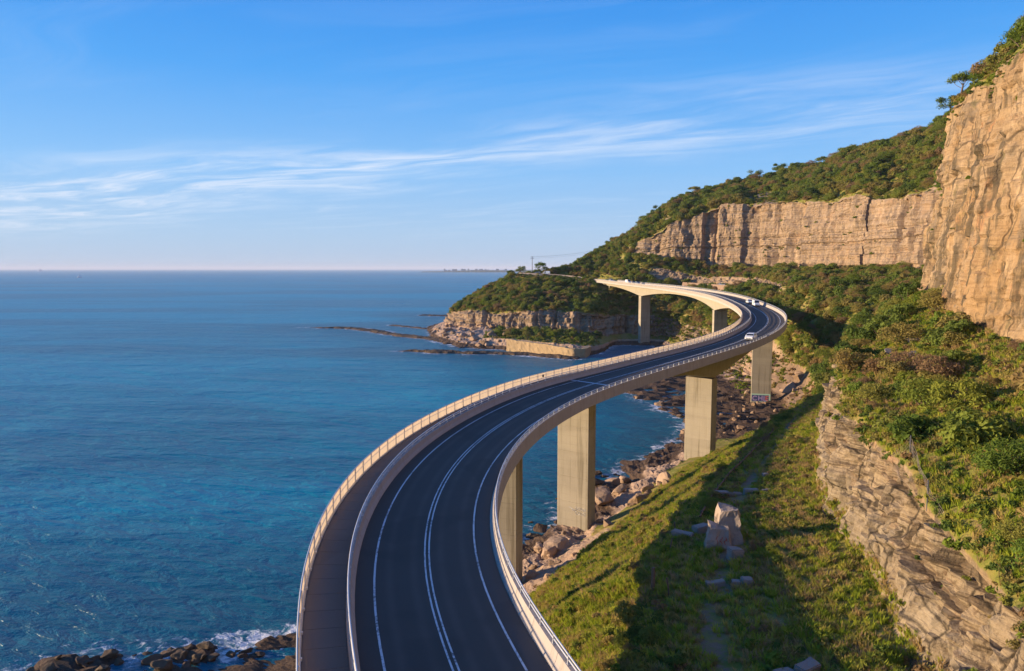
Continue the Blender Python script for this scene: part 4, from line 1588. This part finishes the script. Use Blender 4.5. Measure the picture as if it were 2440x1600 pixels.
rock_field(['pink', 'pink', 'brown'], 44, 4.6, 7.0, 1.15, 3.0, 0.7, 2.6, 'on the shore below the grassy bank and piers', 'rocks on the shore below the grassy bank')
rock_field(['dark'], 22, 5.0, 7.0, 0.55, 1.15, 0.8, 2.2, 'in the surf beside the nearest visible piers', 'rocks in the surf by the piers', zoff=0.25)
rock_field(['dark'], 64, 2.35, 3.7, 0.99, 1.30, 0.5, 1.4, 'on the wave-washed point under the bridge start', 'rocks on the wave-washed point', zoff=0.3)
rock_field(['brown', 'brown', 'dark'], 80, 7.7, 9.0, 0.9, 2.6, 0.6, 2.0, 'in the rubble of the cove beach', 'rocks in the cove rubble')
rock_field(['pink', 'brown'], 58, 14.1, 16.2, 1.2, 3.0, 1.0, 4.2, 'in the boulder pile at the headland foot', 'rocks at the headland foot')
rock_field(['pink', 'brown'], 7, 8.15, 8.6, 3.2, 4.4, 1.6, 3.2, 'half sunk in the hillside beside the graffiti pier', 'rocks in the hillside', 1.0, -0.15)
rock_field(['brown', 'brown', 'dark'], 40, 7.5, 8.5, 2.4, 3.8, 0.5, 1.5, 'in the slope rubble behind the haunched pier', 'rocks in the slope rubble', zoff=0.05)
rock_field(['grey'], 7, 4.0, 7.2, 7.1, 7.7, 0.4, 1.0, 'lying among bushes above the rock wall', 'rocks above the wall')
p = terr(6.15, 7.16)
put_rock('pink', p[0], p[1], p[2] + 0.7, 1.3, rng, 'orange sandstone rock standing at the top corner of the rock wall', None, (0.8, 1.0, 1.2))

# split boulder with red scrawl beside the trail
def boulder_part(name, pts_low, pts_top, parent, seed):
    bm = bmesh.new()
    n = len(pts_low)
    lo = [bm.verts.new(p) for p in pts_low]
    hi = [bm.verts.new(p) for p in pts_top]
    bm.faces.new(lo[::-1])
    bm.faces.new(hi)
    for k in range(n):
        bm.faces.new((lo[k], lo[(k + 1) % n], hi[(k + 1) % n], hi[k]))
    bmesh.ops.recalc_face_normals(bm, faces=bm.faces)
    bmesh.ops.subdivide_edges(bm, edges=bm.edges, cuts=5, use_grid_fill=True)
    V = np.array([v.co for v in bm.verts])
    d = np.stack([fbm(V * 1.1 + 9 * k + seed, 4, seed + k) for k in range(3)], 1) * 0.30
    for v, q in zip(bm.verts, V + d):
        v.co = q
    me = bpy.data.meshes.new(name)
    bm.to_mesh(me)
    bm.free()
    return link(name, me, M['boulder'], parent)


bz = ground_z(18.2, 60.2, 5.0, 6.0)
bo = empty('boulder', (18.1, 60.3, bz - 0.2), R(-6))
bo.scale = (1.02, 0.95, 0.86)
tag(bo, 'tall split sandstone boulder with red scrawl beside the old trail', 'boulder')
boulder_part('tall_block', [(-0.5, -1.0, 0), (1.85, -0.9, 0), (1.95, 1.5, 0), (-0.4, 1.4, 0)], [(-0.15, -0.25, 3.7), (1.35, -0.45, 3.75), (1.75, 1.0, 3.4), (0.0, 0.9, 4.15)], bo, 3)
fb_ = boulder_part('front_block', [(-1.6, -1.9, 0), (0.75, -1.8, 0), (0.85, -0.4, 0), (-1.3, 0.2, 0)], [(-1.05, -1.2, 2.2), (0.45, -1.25, 2.0), (0.5, -0.5, 2.3), (-0.9, -0.1, 2.5)], bo, 5)
red = simple('red_spray_paint', (0.42, 0.09, 0.05), 0.7, 0, 0.2, 0.2)
mb = MB()
for k, (x0, dx) in enumerate(((-0.95, 0.22), (-0.6, 0.2), (-0.25, 0.22), (0.1, 0.22))):
    for j in range(3):
        a = [(x0 + dx * (0.5 + 0.5 * math.sin(2.1 * j + q + k)), -1.98 + 0.30 * (1.0 + 0.2 * q + 0.12 * j) , 0.75 + 0.16 * j + 0.20 * q + 0.05 * math.sin(k + q)) for q in range(3)]
        a = [(x, -1.90 + 0.318 * z, z) for x, _, z in a]
        mb.tube(a, 0.026, 4)
mb.build('red_scrawl', red, fb_)

# dressed and broken stone blocks on the bench
BLK = [(22.7, 73.4, 2.9, 0.75, 0.55, 3), (25.2, 73.3, 1.5, 0.7, 0.5, -4), (26.9, 73.0, 1.4, 0.5, 0.32, 3), (15.5, 63.0, 1.9, 0.8, 0.6, -33), (17.4, 63.8, 1.5, 1.0, 0.75, 25), (18.3, 56.7, 1.1, 1.0, 0.85, 12), (15.4, 52.0, 1.4, 0.6, 0.4, 6), (16.8, 51.5, 0.65, 0.6, 0.5, -8), (17.6, 51.5, 0.85, 0.7, 0.6, 3), (15.5, 38.7, 1.2, 0.7, 0.5, 24), (16.9, 38.9, 1.5, 0.8, 0.65, 32), (28.7, 78.9, 0.7, 0.6, 0.5, 10)]
BLAB = ['long grey stone block across the trail, beyond the boulder', 'grey stone block next to the long block beyond the boulder', 'low worn stone block at the end of the trail row', 'pale fallen slab tilted at the bench edge by the boulder', 'cracked pale rock lying next to the split boulder', 'pale rounded stone standing in front of the split boulder', 'flat grey stone half hidden in grass on the trail', 'small upright grey stone in the nearer trail row', 'square pale stone at the end of the nearer trail row', 'stone block at the start of the trail, lower one', 'stone block at the start of the trail, leaning one', 'pale stone sitting in the grass far up the trail']
for (x, y, lx, ly, lz, a), lab in zip(BLK, BLAB):
    z = ground_z(x, y, 5.0, 6.0)
    me = RK['grey'][rng.integers(0, 4)]
    bm = bmesh.new()
    bmesh.ops.create_cube(bm, size=1.0)
    bmesh.ops.scale(bm, vec=(lx, ly, lz * 1.5), verts=bm.verts)
    bmesh.ops.bevel(bm, geom=bm.edges[:], offset=0.10 * min(ly, lz), segments=2, affect='EDGES')
    bmesh.ops.subdivide_edges(bm, edges=bm.edges, cuts=2, use_grid_fill=True)
    V = np.array([v.co for v in bm.verts])
    sd_ = int(x * 31 + y * 7)
    V = V + np.stack([fbm(V * 1.5 + sd_ + 5 * k, 3, sd_ + k) for k in range(3)], 1) * 0.10
    for v, q in zip(bm.verts, V):
        v.co = q
    m2 = bpy.data.meshes.new('stone_block')
    bm.to_mesh(m2)
    bm.free()
    o = link('stone_block', m2, M['rock_grey'])
    o.location = (x, y, z + lz * 0.18)
    o.rotation_euler = (rng.normal() * 0.06, rng.normal() * 0.06, R(a))
    tag(o, lab, 'stone block')

# ------------------------------------------------------------------ old fence along the bench edge
def edge_pt(t, f=5.04):
    return terr(t, f)


fence = empty('old_fence', tuple(edge_pt(4.6)))
tag(fence, 'rusty broken guard rail and leaning posts along the bench edge', 'fence')
fo = np.array(fence.location)
pts = [edge_pt(t, 5.10) - fo + np.array([0, 0, 0.55 + 0.06 * math.sin(t * 9)]) for t in np.linspace(4.05, 6.35, 30)]
MB().tube(pts, 0.085, 6).build('guard_rail', M['rusty'], fence)
pts = [edge_pt(t, 5.10) - fo + np.array([0, 0, 0.20]) for t in np.linspace(4.9, 6.35, 18)]
MB().tube(pts, 0.05, 5).build('lower_rail', M['rusty'], fence)
for t in np.linspace(4.1, 6.3, 15):
    p = edge_pt(t, 5.10) - fo
    MB().tube([p + np.array([0, 0, -0.3]), p + np.array([rng.normal() * 0.08, rng.normal() * 0.08, 0.85])], 0.07, 6).build('fence_post', M['wood'], fence)
for x, y, h, lean, lab in ((10.7, 52.3, 1.9, 0.05, 'thick weathered wooden post standing alone at the bench edge'), (11.8, 51.4, 1.3, -0.22, 'thin leaning wooden stake beside the thick post'), (13.6, 59.7, 1.2, 0.25, 'short leaning wooden post near the fallen slab'), (15.6, 66.0, 1.2, -0.1, 'broken pale post at the end of the rusty guard rail')):
    z = ground_z(x, y, 4.0, 6.0)
    mb = MB()
    r = 0.16 if h > 1.8 else 0.07
    mb.tube([(0, 0, -0.5), (lean * 0.5, 0, h * 0.5), (lean, 0.05, h)], [r, r * 0.95, r * 0.85], 8)
    o = mb.build('wooden_post', M['wood'])
    o.location = (x, y, z)
    tag(o, lab, 'post')

# ------------------------------------------------------------------ rockfall netting on the wall top
def net_panel(corners, nx, nz, parent, seed):
    a, b, c, d = [np.array(q, float) for q in corners]
    P = np.empty((nx + 1, nz + 1, 3))
    for i in range(nx + 1):
        for j in range(nz + 1):
            u, v = i / nx, j / nz
            P[i, j] = a * (1 - u) * (1 - v) + b * u * (1 - v) + c * u * v + d * (1 - u) * v
    P += np.stack([fbm(P * 0.7 + 3 * k, 2, seed + k) for k in range(3)], -1) * 0.22
    mb = MB()
    for i in range(nx + 1):
        mb.tube(P[i], 0.009, 3, caps=False)
    for j in range(nz + 1):
        mb.tube(P[:, j], 0.009, 3, caps=False)
    return mb.build('wire_mesh', M['net'], parent)


M['net'] = simple('net_wire', (0.36, 0.27, 0.20), 0.6, 0.2, 0.3, 0.2)
e0 = terr(2.7, 7.0)
net = empty('rockfall_net', tuple(e0))
tag(net, 'sagging wire rockfall net hung from posts over the rock wall', 'net')
q = [terr(3.14, 6.95) + np.array([-0.2, 0, 0.2]), terr(2.81, 7.05) + np.array([0, 0, 1.5]), terr(2.40, 7.02) + np.array([0, 0, 1.1]), terr(2.24, 6.98) + np.array([0, 0, 0.9])]
lo_ = [terr(3.05, 6.90) + np.array([-0.2, 0, 0.1]), terr(2.76, 6.86) + np.array([-0.2, 0, 0]), terr(2.42, 6.84) + np.array([-0.25, 0, 0]), terr(2.22, 6.84) + np.array([-0.25, 0, 0])]
e0 = np.array(e0)
for k in range(3):
    net_panel([lo_[k] - e0, lo_[k + 1] - e0, q[k + 1] - e0, q[k] - e0], 20, 14, net, 500 + k)
for k, (t, f) in enumerate(((2.81, 7.05), (2.40, 7.02))):
    p = terr(t, f) - e0
    MB().tube([p + np.array([0, 0, -0.4]), p + np.array([0, 0, 1.6])], 0.05, 6).build('net_post', M['dark_steel'], net)

# ------------------------------------------------------------------ seawall, far road, retaining wall
def wall_strip(name, pts, thick, mat, seed, rough=0.12):
    """pts: (x, y, z0, z1) along the wall"""
    P = np.array(pts, float)
    Y, _ = pchip(P, [14] * (len(P) - 1))
    tan = np.gradient(Y[:, :2], axis=0)
    tan /= np.linalg.norm(tan, axis=1, keepdims=True)
    nor = np.stack([tan[:, 1], -tan[:, 0]], 1)
    k = 8
    rows = []
    for j in range(k):
        v = j / (k - 1)
        z = Y[:, 2] * (1 - v) + (Y[:, 3] + 0.35 * noise1(np.arange(len(Y)) * 0.35, seed)) * v
        rows.append(np.stack([Y[:, 0], Y[:, 1], z], 1))
    back = []
    for j in range(2):
        z = rows[-1][:, 2] if j == 0 else Y[:, 2]
        back.append(np.stack([Y[:, 0] - nor[:, 0] * thick, Y[:, 1] - nor[:, 1] * thick, z], 1))
    A = np.stack(rows + back, 1)
    A[:, :k] += np.stack([fbm(A[:, :k] * 0.8 + 4 * q, 3, seed + q) for q in range(3)], -1) * rough
    F = grid_faces(A.shape[0], A.shape[1])
    return mesh_np(name, A, F[:, ::-1])


o = link('seawall', wall_strip('seawall', [(-3, 381, -0.8, 6.6), (8, 372, -0.8, 5.8), (20, 361, -0.8, 5.2), (31, 351.5, -0.8, 4.6), (36, 352, -0.8, 4.6), (41, 366, -0.8, 4.4)], 2.5, None, 600, 0.3), M['seawall'])
tag(o, 'old stone seawall below the headland, its top edge broken', 'seawall')

tan = np.gradient(R4[:, :2], axis=0)
tan /= np.linalg.norm(tan, axis=1, keepdims=True)
nor = np.stack([-tan[:, 1], tan[:, 0]], 1)
A = np.stack([np.c_[R4[:, :2] + nor * w, R4[:, 2] + (0 if abs(w) < 4.6 else -0.6)] for w in (-5.0, -4.4, 0, 4.4, 5.0)], 1)
me = mesh_np('headland_road', A, grid_faces(A.shape[0], A.shape[1]))
o = link('headland_road', me, M['shoulder'])
tag(o, 'old road ledge continuing along the headland crest', 'road', None, 'structure')
# pale roadside wall on the seaward side
pw = [(x - nx_ * 0 + ny_ * 0, 0, 0, 0) for (x, nx_, ny_) in ()]
seaw = R4[:, :2] + nor * 5.0
pts = [(seaw[i, 0], seaw[i, 1], R4[i, 2] - 4.0, R4[i, 2] + 1.0) for i in range(1, len(R4), 5)]
o = link('roadside_wall', wall_strip('roadside_wall', pts, 0.4, None, 620, 0.06), concrete_mat('old_road_wall', (0.40, 0.31, 0.25), 0.5))
tag(o, 'pale weathered retaining wall under the old headland road', 'wall')
# bench retaining wall below the far cliff
p0, p1, p2 = terr(10.2, 5.6), terr(10.8, 5.75), terr(11.25, 5.8)
o = link('bench_wall', wall_strip('bench_wall', [(*p0[:2], p0[2] - 1.5, p0[2] + 2.6), (*p1[:2], p1[2] - 1.5, p1[2] + 2.6), (*p2[:2], p2[2] - 1.5, p2[2] + 2.6)], 0.5, None, 630, 0.08), concrete_mat('brown_retaining', (0.27, 0.18, 0.13), 0.5))
tag(o, 'brown retaining wall of the disused road under the far cliff', 'wall')

# ------------------------------------------------------------------ vehicles
def car(kind, paint, loc, rz, label, group=None, mats=None):
    """front faces +y in local space"""
    root = empty(kind, loc, rz)
    tag(root, label, 'van' if kind == 'van' else 'car', group)
    if kind == 'van':
        L, Wd, H = 5.2, 1.95, 2.3
        prof = [(-L / 2, 0.35), (-L / 2, H - 0.15), (-L / 2 + 0.15, H), (L / 2 - 1.45, H), (L / 2 - 0.75, 1.25), (L / 2 - 0.05, 1.05), (L / 2, 0.35)]
        glass = [(L / 2 - 1.40, H - 0.12), (L / 2 - 0.80, 1.32)]
    else:
        L, Wd, H = 4.6, 1.85, 1.62
        prof = [(-L / 2, 0.32), (-L / 2, 0.95), (-L / 2 + 0.25, 1.08), (-L / 2 + 0.75, H - 0.06), (-L / 2 + 1.1, H), (0.35, H), (0.75, H - 0.10), (1.35, 1.06), (L / 2 - 0.15, 0.90), (L / 2, 0.72), (L / 2, 0.32)]
        glass = [(0.80, H - 0.14), (1.33, 1.10)]
    # body: profile lofted across five widths so that it narrows to the roof
    xs = [-1.0, -0.93, 0.0, 0.93, 1.0]
    V = []
    for xi in xs:
        for (y, z) in prof:
            tum = 1.0 - 0.17 * max(0, (z - 0.95)) / max(0.3, H - 0.95)
            in_ = 0.97 if abs(xi) == 1.0 else 1.0
            V.append((xi * Wd / 2 * tum, y * in_, 0.32 + (z - 0.32) * (0.985 if abs(xi) == 1.0 else 1.0)))
    k = len(prof)
    F = []
    for i in range(len(xs) - 1):
        for j in range(k):
            j2 = (j + 1) % k
            F.append((i * k + j, i * k + j2, (i + 1) * k + j2, (i + 1) * k + j))
    F.append(tuple(range(k)))
    F.append(tuple((len(xs) - 1) * k + j for j in range(k))[::-1])
    link('body', mesh_py('body', V, F), paint, root)
    # windscreen and side windows, proud of the body
    (y0, z0), (y1, z1) = glass
    w0, w1 = Wd * 0.39, Wd * 0.44
    ny, nz = 0.02, 0.02
    link('windscreen', mesh_py('windscreen', [(-w0, y0 + ny, z0 + nz), (w0, y0 + ny, z0 + nz), (w1, y1 + ny, z1 + nz), (-w1, y1 + ny, z1 + nz)], [(3, 2, 1, 0)]), M['glass'], root)
    for sgn in (-1, 1):
        xs0, xs1 = sgn * (Wd / 2 * 0.985 + 0.01), sgn * (Wd / 2 * 0.875 + 0.012)
        za, zb = 1.06, H - 0.15
        ya, yb = (-L / 2 + 0.75, 0.95) if kind != 'van' else (L / 2 - 2.3, L / 2 - 1.2)
        V = [(xs0, ya, za), (xs0, yb, za), (xs1, yb - 0.42, zb), (xs1, ya + 0.25, zb)]
        link('side_window', mesh_py('side_window', V, [(0, 1, 2, 3) if sgn > 0 else (3, 2, 1, 0)]), M['glass'], root)
        MB().box((sgn * Wd * 0.36, L / 2 - 0.02, 0.72), (0.36, 0.10, 0.16)).build('headlight', M['lamp'], root)
        MB().box((sgn * Wd * 0.38, -L / 2 + 0.0, 0.82), (0.25, 0.08, 0.25)).build('tail_light', M['red_lamp'], root)
        MB().box((sgn * (Wd / 2 + 0.09), 0.85, 1.08), (0.18, 0.10, 0.13)).build('mirror', paint, root)
        for yy in (-L / 2 + 0.85, L / 2 - 0.85):
            w = MB().tube([(sgn * (Wd / 2 - 0.22), yy, 0.33), (sgn * (Wd / 2 + 0.01), yy, 0.33)], 0.33, 14).build('wheel', M['tyre'], root)
            MB().tube([(sgn * (Wd / 2 - 0.02), yy, 0.33), (sgn * (Wd / 2 + 0.02), yy, 0.33)], 0.20, 10).build('rim', M['chrome'], w)
    MB().box((0, L / 2 - 0.01, 0.46), (Wd * 0.62, 0.08, 0.14)).build('grille', M['dark_steel'], root)
    MB().box((0, L / 2 + 0.03, 0.58), (0.45, 0.03, 0.11)).build('number_plate', M['lamp'], root)
    return root


paint_w = simple('white_car_paint', (0.78, 0.78, 0.77), 0.25, 0, 0.5, 0.03)
paint_g = simple('grey_car_paint', (0.16, 0.19, 0.21), 0.3, 0.2, 0.5, 0.05)
paint_s = simple('silver_car_paint', (0.45, 0.46, 0.47), 0.3, 0.3, 0.5, 0.05)


def on_road(s, off, away):
    p = AL.at(s, off, 0.012)[0]
    h = AL.heading(s)
    return tuple(p), (-h if away else -h + math.pi)


l, r_ = on_road(161, 1.75, False)
car('car', paint_w, l, r_, 'white car driving towards the lower bend in the inland lane')
l, r_ = on_road(278, 1.75, False)
car('car', paint_w, l, r_, 'white car entering the far bend, ahead of the white van')
l, r_ = on_road(265, 1.75, False)
car('van', paint_w, l, r_, 'white van following close by the far bend parapet')
l, r_ = on_road(441, 1.75, False)
car('van', paint_w, l, r_, 'white van with dark windscreen near the far bridge end')
l, r_ = on_road(428, 1.75, True)
car('car', paint_g, l, r_, 'dark grey car behind the van near the far bridge end')
l, r_ = on_road(470, 1.75, False)
car('car', paint_s, l, r_, 'silver car at the very end of the bridge')
i = 26
car('car', paint_g, (18.0, 511.2, 40.35), R(70), 'dark car parked on the headland road under the tree')
car('van', paint_w, (24.5, 509.0, 40.1), R(75), 'white van parked on the headland road beside the dark car')
pz = terr(10.45, 5.95)
car('car', paint_s, (pz[0], pz[1], pz[2] + 0.1), R(60), 'silver car parked on the disused road under the far cliff')

# ------------------------------------------------------------------ power pole, trees with clear trunks
px, py = 14.5, 514.0
pzz = ground_z(px, py, 4.0, 8.0)
pole = empty('power_pole', (px, py, pzz))
tag(pole, 'tall grey power pole with crossarms on the headland crest', 'pole')
MB().tube([(0, 0, -0.5), (0, 0, 13.0)], [0.24, 0.16], 8).build('pole_shaft', M['wood'], pole)
for hz in (12.6, 11.5):
    MB().box((0, 0, hz), (2.6, 0.14, 0.16)).build('crossarm', M['wood'], pole)
    for xx in (-1.15, -0.45, 0.45, 1.15):
        MB().tube([(xx, 0, hz + 0.08), (xx, 0, hz + 0.32)], 0.06, 6).build('insulator', M['dark_steel'], pole)
for xx, zz_ in ((-1.15, 12.9), (1.15, 12.9), (0.45, 11.8)):
    pts = [(xx + t * 52, t * 22, zz_ + 6 * t - 5.0 * t * (1 - t)) for t in np.linspace(0, 1, 14)]
    MB().tube(pts, 0.035, 3).build('wire', M['dark_steel'], pole)


def skyline_tree(x, y, z, h, kind, seed, label, group=None, spread=1.0):
    rg = np.random.default_rng(seed)
    root = empty('tree', (x, y, z - 0.4))
    tag(root, label, 'tree', group)
    mb = MB()
    top = np.array([rg.normal() * 0.08 * h, rg.normal() * 0.08 * h, h * 0.55])
    mb.tube([(0, 0, 0), top * 0.5 + rg.normal(size=3) * 0.12, top], [0.05 * h, 0.04 * h, 0.028 * h], 7)
    cl = []
    nb = 9
    for i in range(nb):
        a = i * 2.4 + rg.uniform(-0.4, 0.4)
        rr = h * rg.uniform(0.22, 0.5) * spread
        zt = h * (rg.uniform(0.78, 0.98) if kind == 'flat' else rg.uniform(0.5, 1.0))
        e = np.array([math.cos(a) * rr, math.sin(a) * rr, zt])
        st = top * rg.uniform(0.6, 1.0)
        mb.tube([st, (st + e) / 2 + np.array([0, 0, -0.04 * h]), e], [0.014 * h, 0.010 * h, 0.005 * h], 5)
        cl.append((e, h * rg.uniform(0.13, 0.24)))
    mb.build('trunk', M['bark'], root)
    C, Nn = [], []
    for e, r0 in cl:
        n_ = 190
        d = rg.normal(size=(n_, 3))
        d /= np.linalg.norm(d, axis=1, keepdims=True)
        q_ = d * (rg.uniform(0.4, 1.05, n_) * r0)[:, None] * np.array([1.35, 1.35, 0.62 if kind == 'flat' else 0.8])
        C.append(e + q_)
        Nn.append(d + rg.normal(size=d.shape) * 0.5)
    C, Nn = np.concatenate(C), np.concatenate(Nn)
    Nn /= np.linalg.norm(Nn, axis=1, keepdims=True)
    V, Fq = leaf_quads(C, Nn, 0.036 * h, rg)
    link('crown', mesh_np('crown', V, Fq), M['leaf_dark'], root)


def sky_xy(u, d):
    return (u - 1220) / 1700 * d


for k, (u, f_, h, kind, lab) in enumerate(((1655, 10.0, 8, 'flat', 'flat-topped umbrella tree breaking the skyline above the far cliff'), (1570, 9.9, 8, 'round', 'single small tree on the skyline below the umbrella tree'), (1800, 10.1, 9, 'round', 'leafy tree on the skyline above the dark cliff cleft'), (1855, 10.1, 10, 'round', 'tall leafy tree on the skyline up-ridge from the cleft'), (1960, 10.1, 9, 'flat', 'thin-crowned tree high on the ridge skyline'))):
    # find the ridge point whose picture column matches
    j = int(np.interp(f_, FP, np.arange(nv)))
    uu, _, dd_ = project(G[:, j])
    cand = np.where((TT > 8.2) & (TT < 13))[0]
    i = cand[np.argmin(np.abs(uu[cand] - u))]
    p = G[i, j]
    skyline_tree(p[0], p[1], p[2], h, kind, 700 + k, lab)
for k, (x, y, h, lab) in enumerate(((20.5, 514.5, 8.5, 'dark spreading tree above the parked cars on the headland'), (28.0, 513.5, 6.0, 'small dark tree next to the parked van on the headland'), (6.0, 516.0, 6.5, 'dark round tree on the headland crest by the power pole'))):
    skyline_tree(x, y, ground_z(x, y, 4.0, 10.0), h, 'round', 720 + k, lab)
for k, (t, f_, h, lab) in enumerate(((6.7, 9.06, 3.6, 'wind-bent bare-limbed tree leaning out from the near cliff brow'), (6.3, 9.1, 3.2, 'reddish tree behind the leaning one on the near cliff brow'), (7.0, 9.03, 3.4, 'dark reddish tree at the outer corner of the near cliff top'))):
    p = terr(t, f_)
    skyline_tree(p[0] - 0.8, p[1], p[2], h, 'flat' if k == 0 else 'round', 740 + k, lab)

# ------------------------------------------------------------------ painted marks on piers
GRC = {'green': simple('paint_mint', (0.38, 0.55, 0.42), 0.7), 'navy': simple('paint_navy', (0.05, 0.06, 0.16), 0.7), 'violet': simple('paint_violet', (0.34, 0.24, 0.42), 0.7), 'red': simple('paint_red', (0.5, 0.12, 0.10), 0.7), 'sky': simple('paint_sky', (0.16, 0.30, 0.55), 0.7), 'white': simple('paint_white', (0.7, 0.68, 0.66), 0.7)}
root, Wd, Th, H = PIER_OBJ[221]
zb = 3.6
yf = -Th / 2 - 0.006


def flat_part(name, pts, y, mat, parent):
    return link(name, mesh_py(name, [(x, y, z) for x, z in pts], [tuple(range(len(pts)))]), mat, parent)


flat_part('graffiti_ground', [(-Wd / 2 + 0.15, zb), (Wd / 2 - 0.15, zb - 0.05), (Wd / 2 - 0.15, zb + 2.55), (-Wd / 2 + 0.15, zb + 2.5)], yf, GRC['green'], root)
flat_part('graffiti_panel', [(-Wd / 2 + 0.2, zb + 0.05), (Wd / 2 - 0.6, zb + 0.05), (Wd / 2 - 0.6, zb + 2.1), (-Wd / 2 + 0.2, zb + 2.05)], yf - 0.006, GRC['navy'], root)
for k, (ch, colr) in enumerate(zip('CHIE', ('violet', 'violet', 'violet', 'red'))):
    cu = bpy.data.curves.new('graffiti_letter', 'FONT')
    cu.body = ch
    cu.size = 2.1
    cu.offset = 0.06
    tmp = bpy.data.objects.new('tmp', cu)
    COL.objects.link(tmp)
    dg = bpy.context.evaluated_depsgraph_get()
    me = bpy.data.meshes.new_from_object(tmp.evaluated_get(dg))
    bpy.data.objects.remove(tmp)
    me.materials.clear()
    o = link('graffiti_letter', me, GRC[colr], root)
    o.location = (-Wd / 2 + 0.35 + (0, 1.75, 3.35, 3.95)[k], yf - 0.013, zb + 0.3 + 0.1 * (k % 2))
    o.rotation_euler = (R(90), 0, 0)
flat_part('graffiti_patch', [(Wd / 2 - 1.9, zb - 0.15), (Wd / 2 - 0.6, zb - 0.12), (Wd / 2 - 0.62, zb + 0.38), (Wd / 2 - 1.85, zb + 0.36)], yf - 0.014, GRC['sky'], root)
root, Wd, Th, H = PIER_OBJ[87]
mb = MB()
yf = -Th / 2 - 0.02
for row in range(2):
    for k in range(6):
        x0 = Wd / 2 - 2.2 + 0.33 * k
        z0 = 6.1 - 0.75 * row
        pts = [(x0 + 0.16 * math.sin(2.3 * q + k * 1.7 + row), yf, z0 + 0.17 * q) for q in range(4)]
        mb.tube(pts, 0.03, 4)
mb.build('white_scrawl', GRC['white'], root)
mb = MB()
for k in range(3):
    mb.tube([(-0.6 + 0.35 * k, yf, 6.4 - 0.2 * k), (-0.1 + 0.3 * k, yf, 6.25 - 0.05 * k), (0.15 + 0.25 * k, yf, 5.8)], 0.03, 4)
mb.build('white_scrawl', GRC['white'], root)

# ------------------------------------------------------------------ far things on the sea
hull_m = simple('white_hull', (0.75, 0.75, 0.74), 0.4)
def boat(x, y, L, label):
    root = empty('boat', (x, y, 0), R(80))
    tag(root, label, 'boat')
    V = []
    for z, w in ((-0.06, 0.10), (0.16, 0.16)):
        V += [(-0.5, -w, z), (0.25, -w, z), (0.56, 0, z * 1.2), (0.25, w, z), (-0.5, w, z)]
    V = [tuple(c * L for c in p_) for p_ in V]
    F = [(4, 3, 2, 1, 0), (5, 6, 7, 8, 9)] + [(k, (k + 1) % 5, 5 + (k + 1) % 5, 5 + k) for k in range(5)]
    link('hull', mesh_py('hull', V, F), hull_m, root)
    MB().box((-0.1 * L, 0, 0.24 * L), (0.4 * L, 0.2 * L, 0.18 * L)).build('cabin', hull_m, root)
    MB().tube([(0, 0, 0.3 * L), (0, 0, 0.6 * L)], 0.012 * L, 5).build('mast', M['dark_steel'], root)


boat(-2150, 3560, 26, 'small white motor boat on the open sea')
boat(-7900, 12000, 100, 'distant white ship just below the horizon')

tower_m = concrete_mat('far_tower', (0.40, 0.38, 0.36))
land = link('far_coast', None) if False else None
xs = np.linspace(-1150, 1500, 90)
prof = 8 + 34 * np.clip(noise1(xs / 330, 801) * 0.5 + 0.45, 0, 1) * smooth(-1150, -400, xs) + 5 * noise1(xs / 60, 802)
A = np.stack([np.c_[xs, 9000 + 0 * xs, -2 + 0 * xs], np.c_[xs, 9060 + 0 * xs, np.maximum(prof * 0.5, 1)], np.c_[xs, 9300 + 0 * xs, np.maximum(prof, 2)], np.c_[xs, 9800 + 0 * xs, -2 + 0 * xs]], 1)
o = link('far_coast', mesh_np('far_coast', A, grid_faces(A.shape[0], 4)[:, ::-1]), simple('far_scrub', (0.07, 0.09, 0.04), 0.9, scale=0.01))
tag(o, 'low strip of distant coast on the horizon', 'coast', None, 'structure')
for k in range(24):
    x = rng.uniform(-900, -60)
    w, h = rng.uniform(16, 38), rng.uniform(14, 42)
    bld = MB()
    y = 9070 + rng.uniform(0, 120)
    bld.box((0, 0, h / 2), (w, w * 0.8, h))
    bld.box((w * 0.1, 0, h + 2), (w * 0.4, w * 0.4, 4))
    o = bld.build('tower_block', tower_m)
    o.location = (x, y, 2)
    tag(o, 'tiny pale tower block on the distant coast at the horizon', 'building', 'tower blocks on the distant coast')

# ------------------------------------------------------------------ sea air: one even, thin haze round everything
bm = bmesh.new()
bmesh.ops.create_cube(bm, size=1.0)
bmesh.ops.scale(bm, vec=(120000, 120000, 166), verts=bm.verts)
bmesh.ops.translate(bm, vec=(0, 0, 76), verts=bm.verts)
me = bpy.data.meshes.new('haze')
bm.to_mesh(me)
bm.free()
hm = bpy.data.materials.new('sea_haze')
hm.use_nodes = True
hm.node_tree.nodes.clear()
hb = NB(hm.node_tree)
ho = hb.new('ShaderNodeOutputMaterial')
pvn = hb.new('ShaderNodeVolumePrincipled')
pvn.inputs['Color'].default_value = (0.80, 0.86, 1.0, 1)
pvn.inputs['Density'].default_value = 0.000042
hm.node_tree.links.new(pvn.outputs[0], ho.inputs['Volume'])
me.materials.append(hm)
hz_o = link('haze', me)
tag(hz_o, 'thin pale sea haze', 'haze', None, 'stuff')
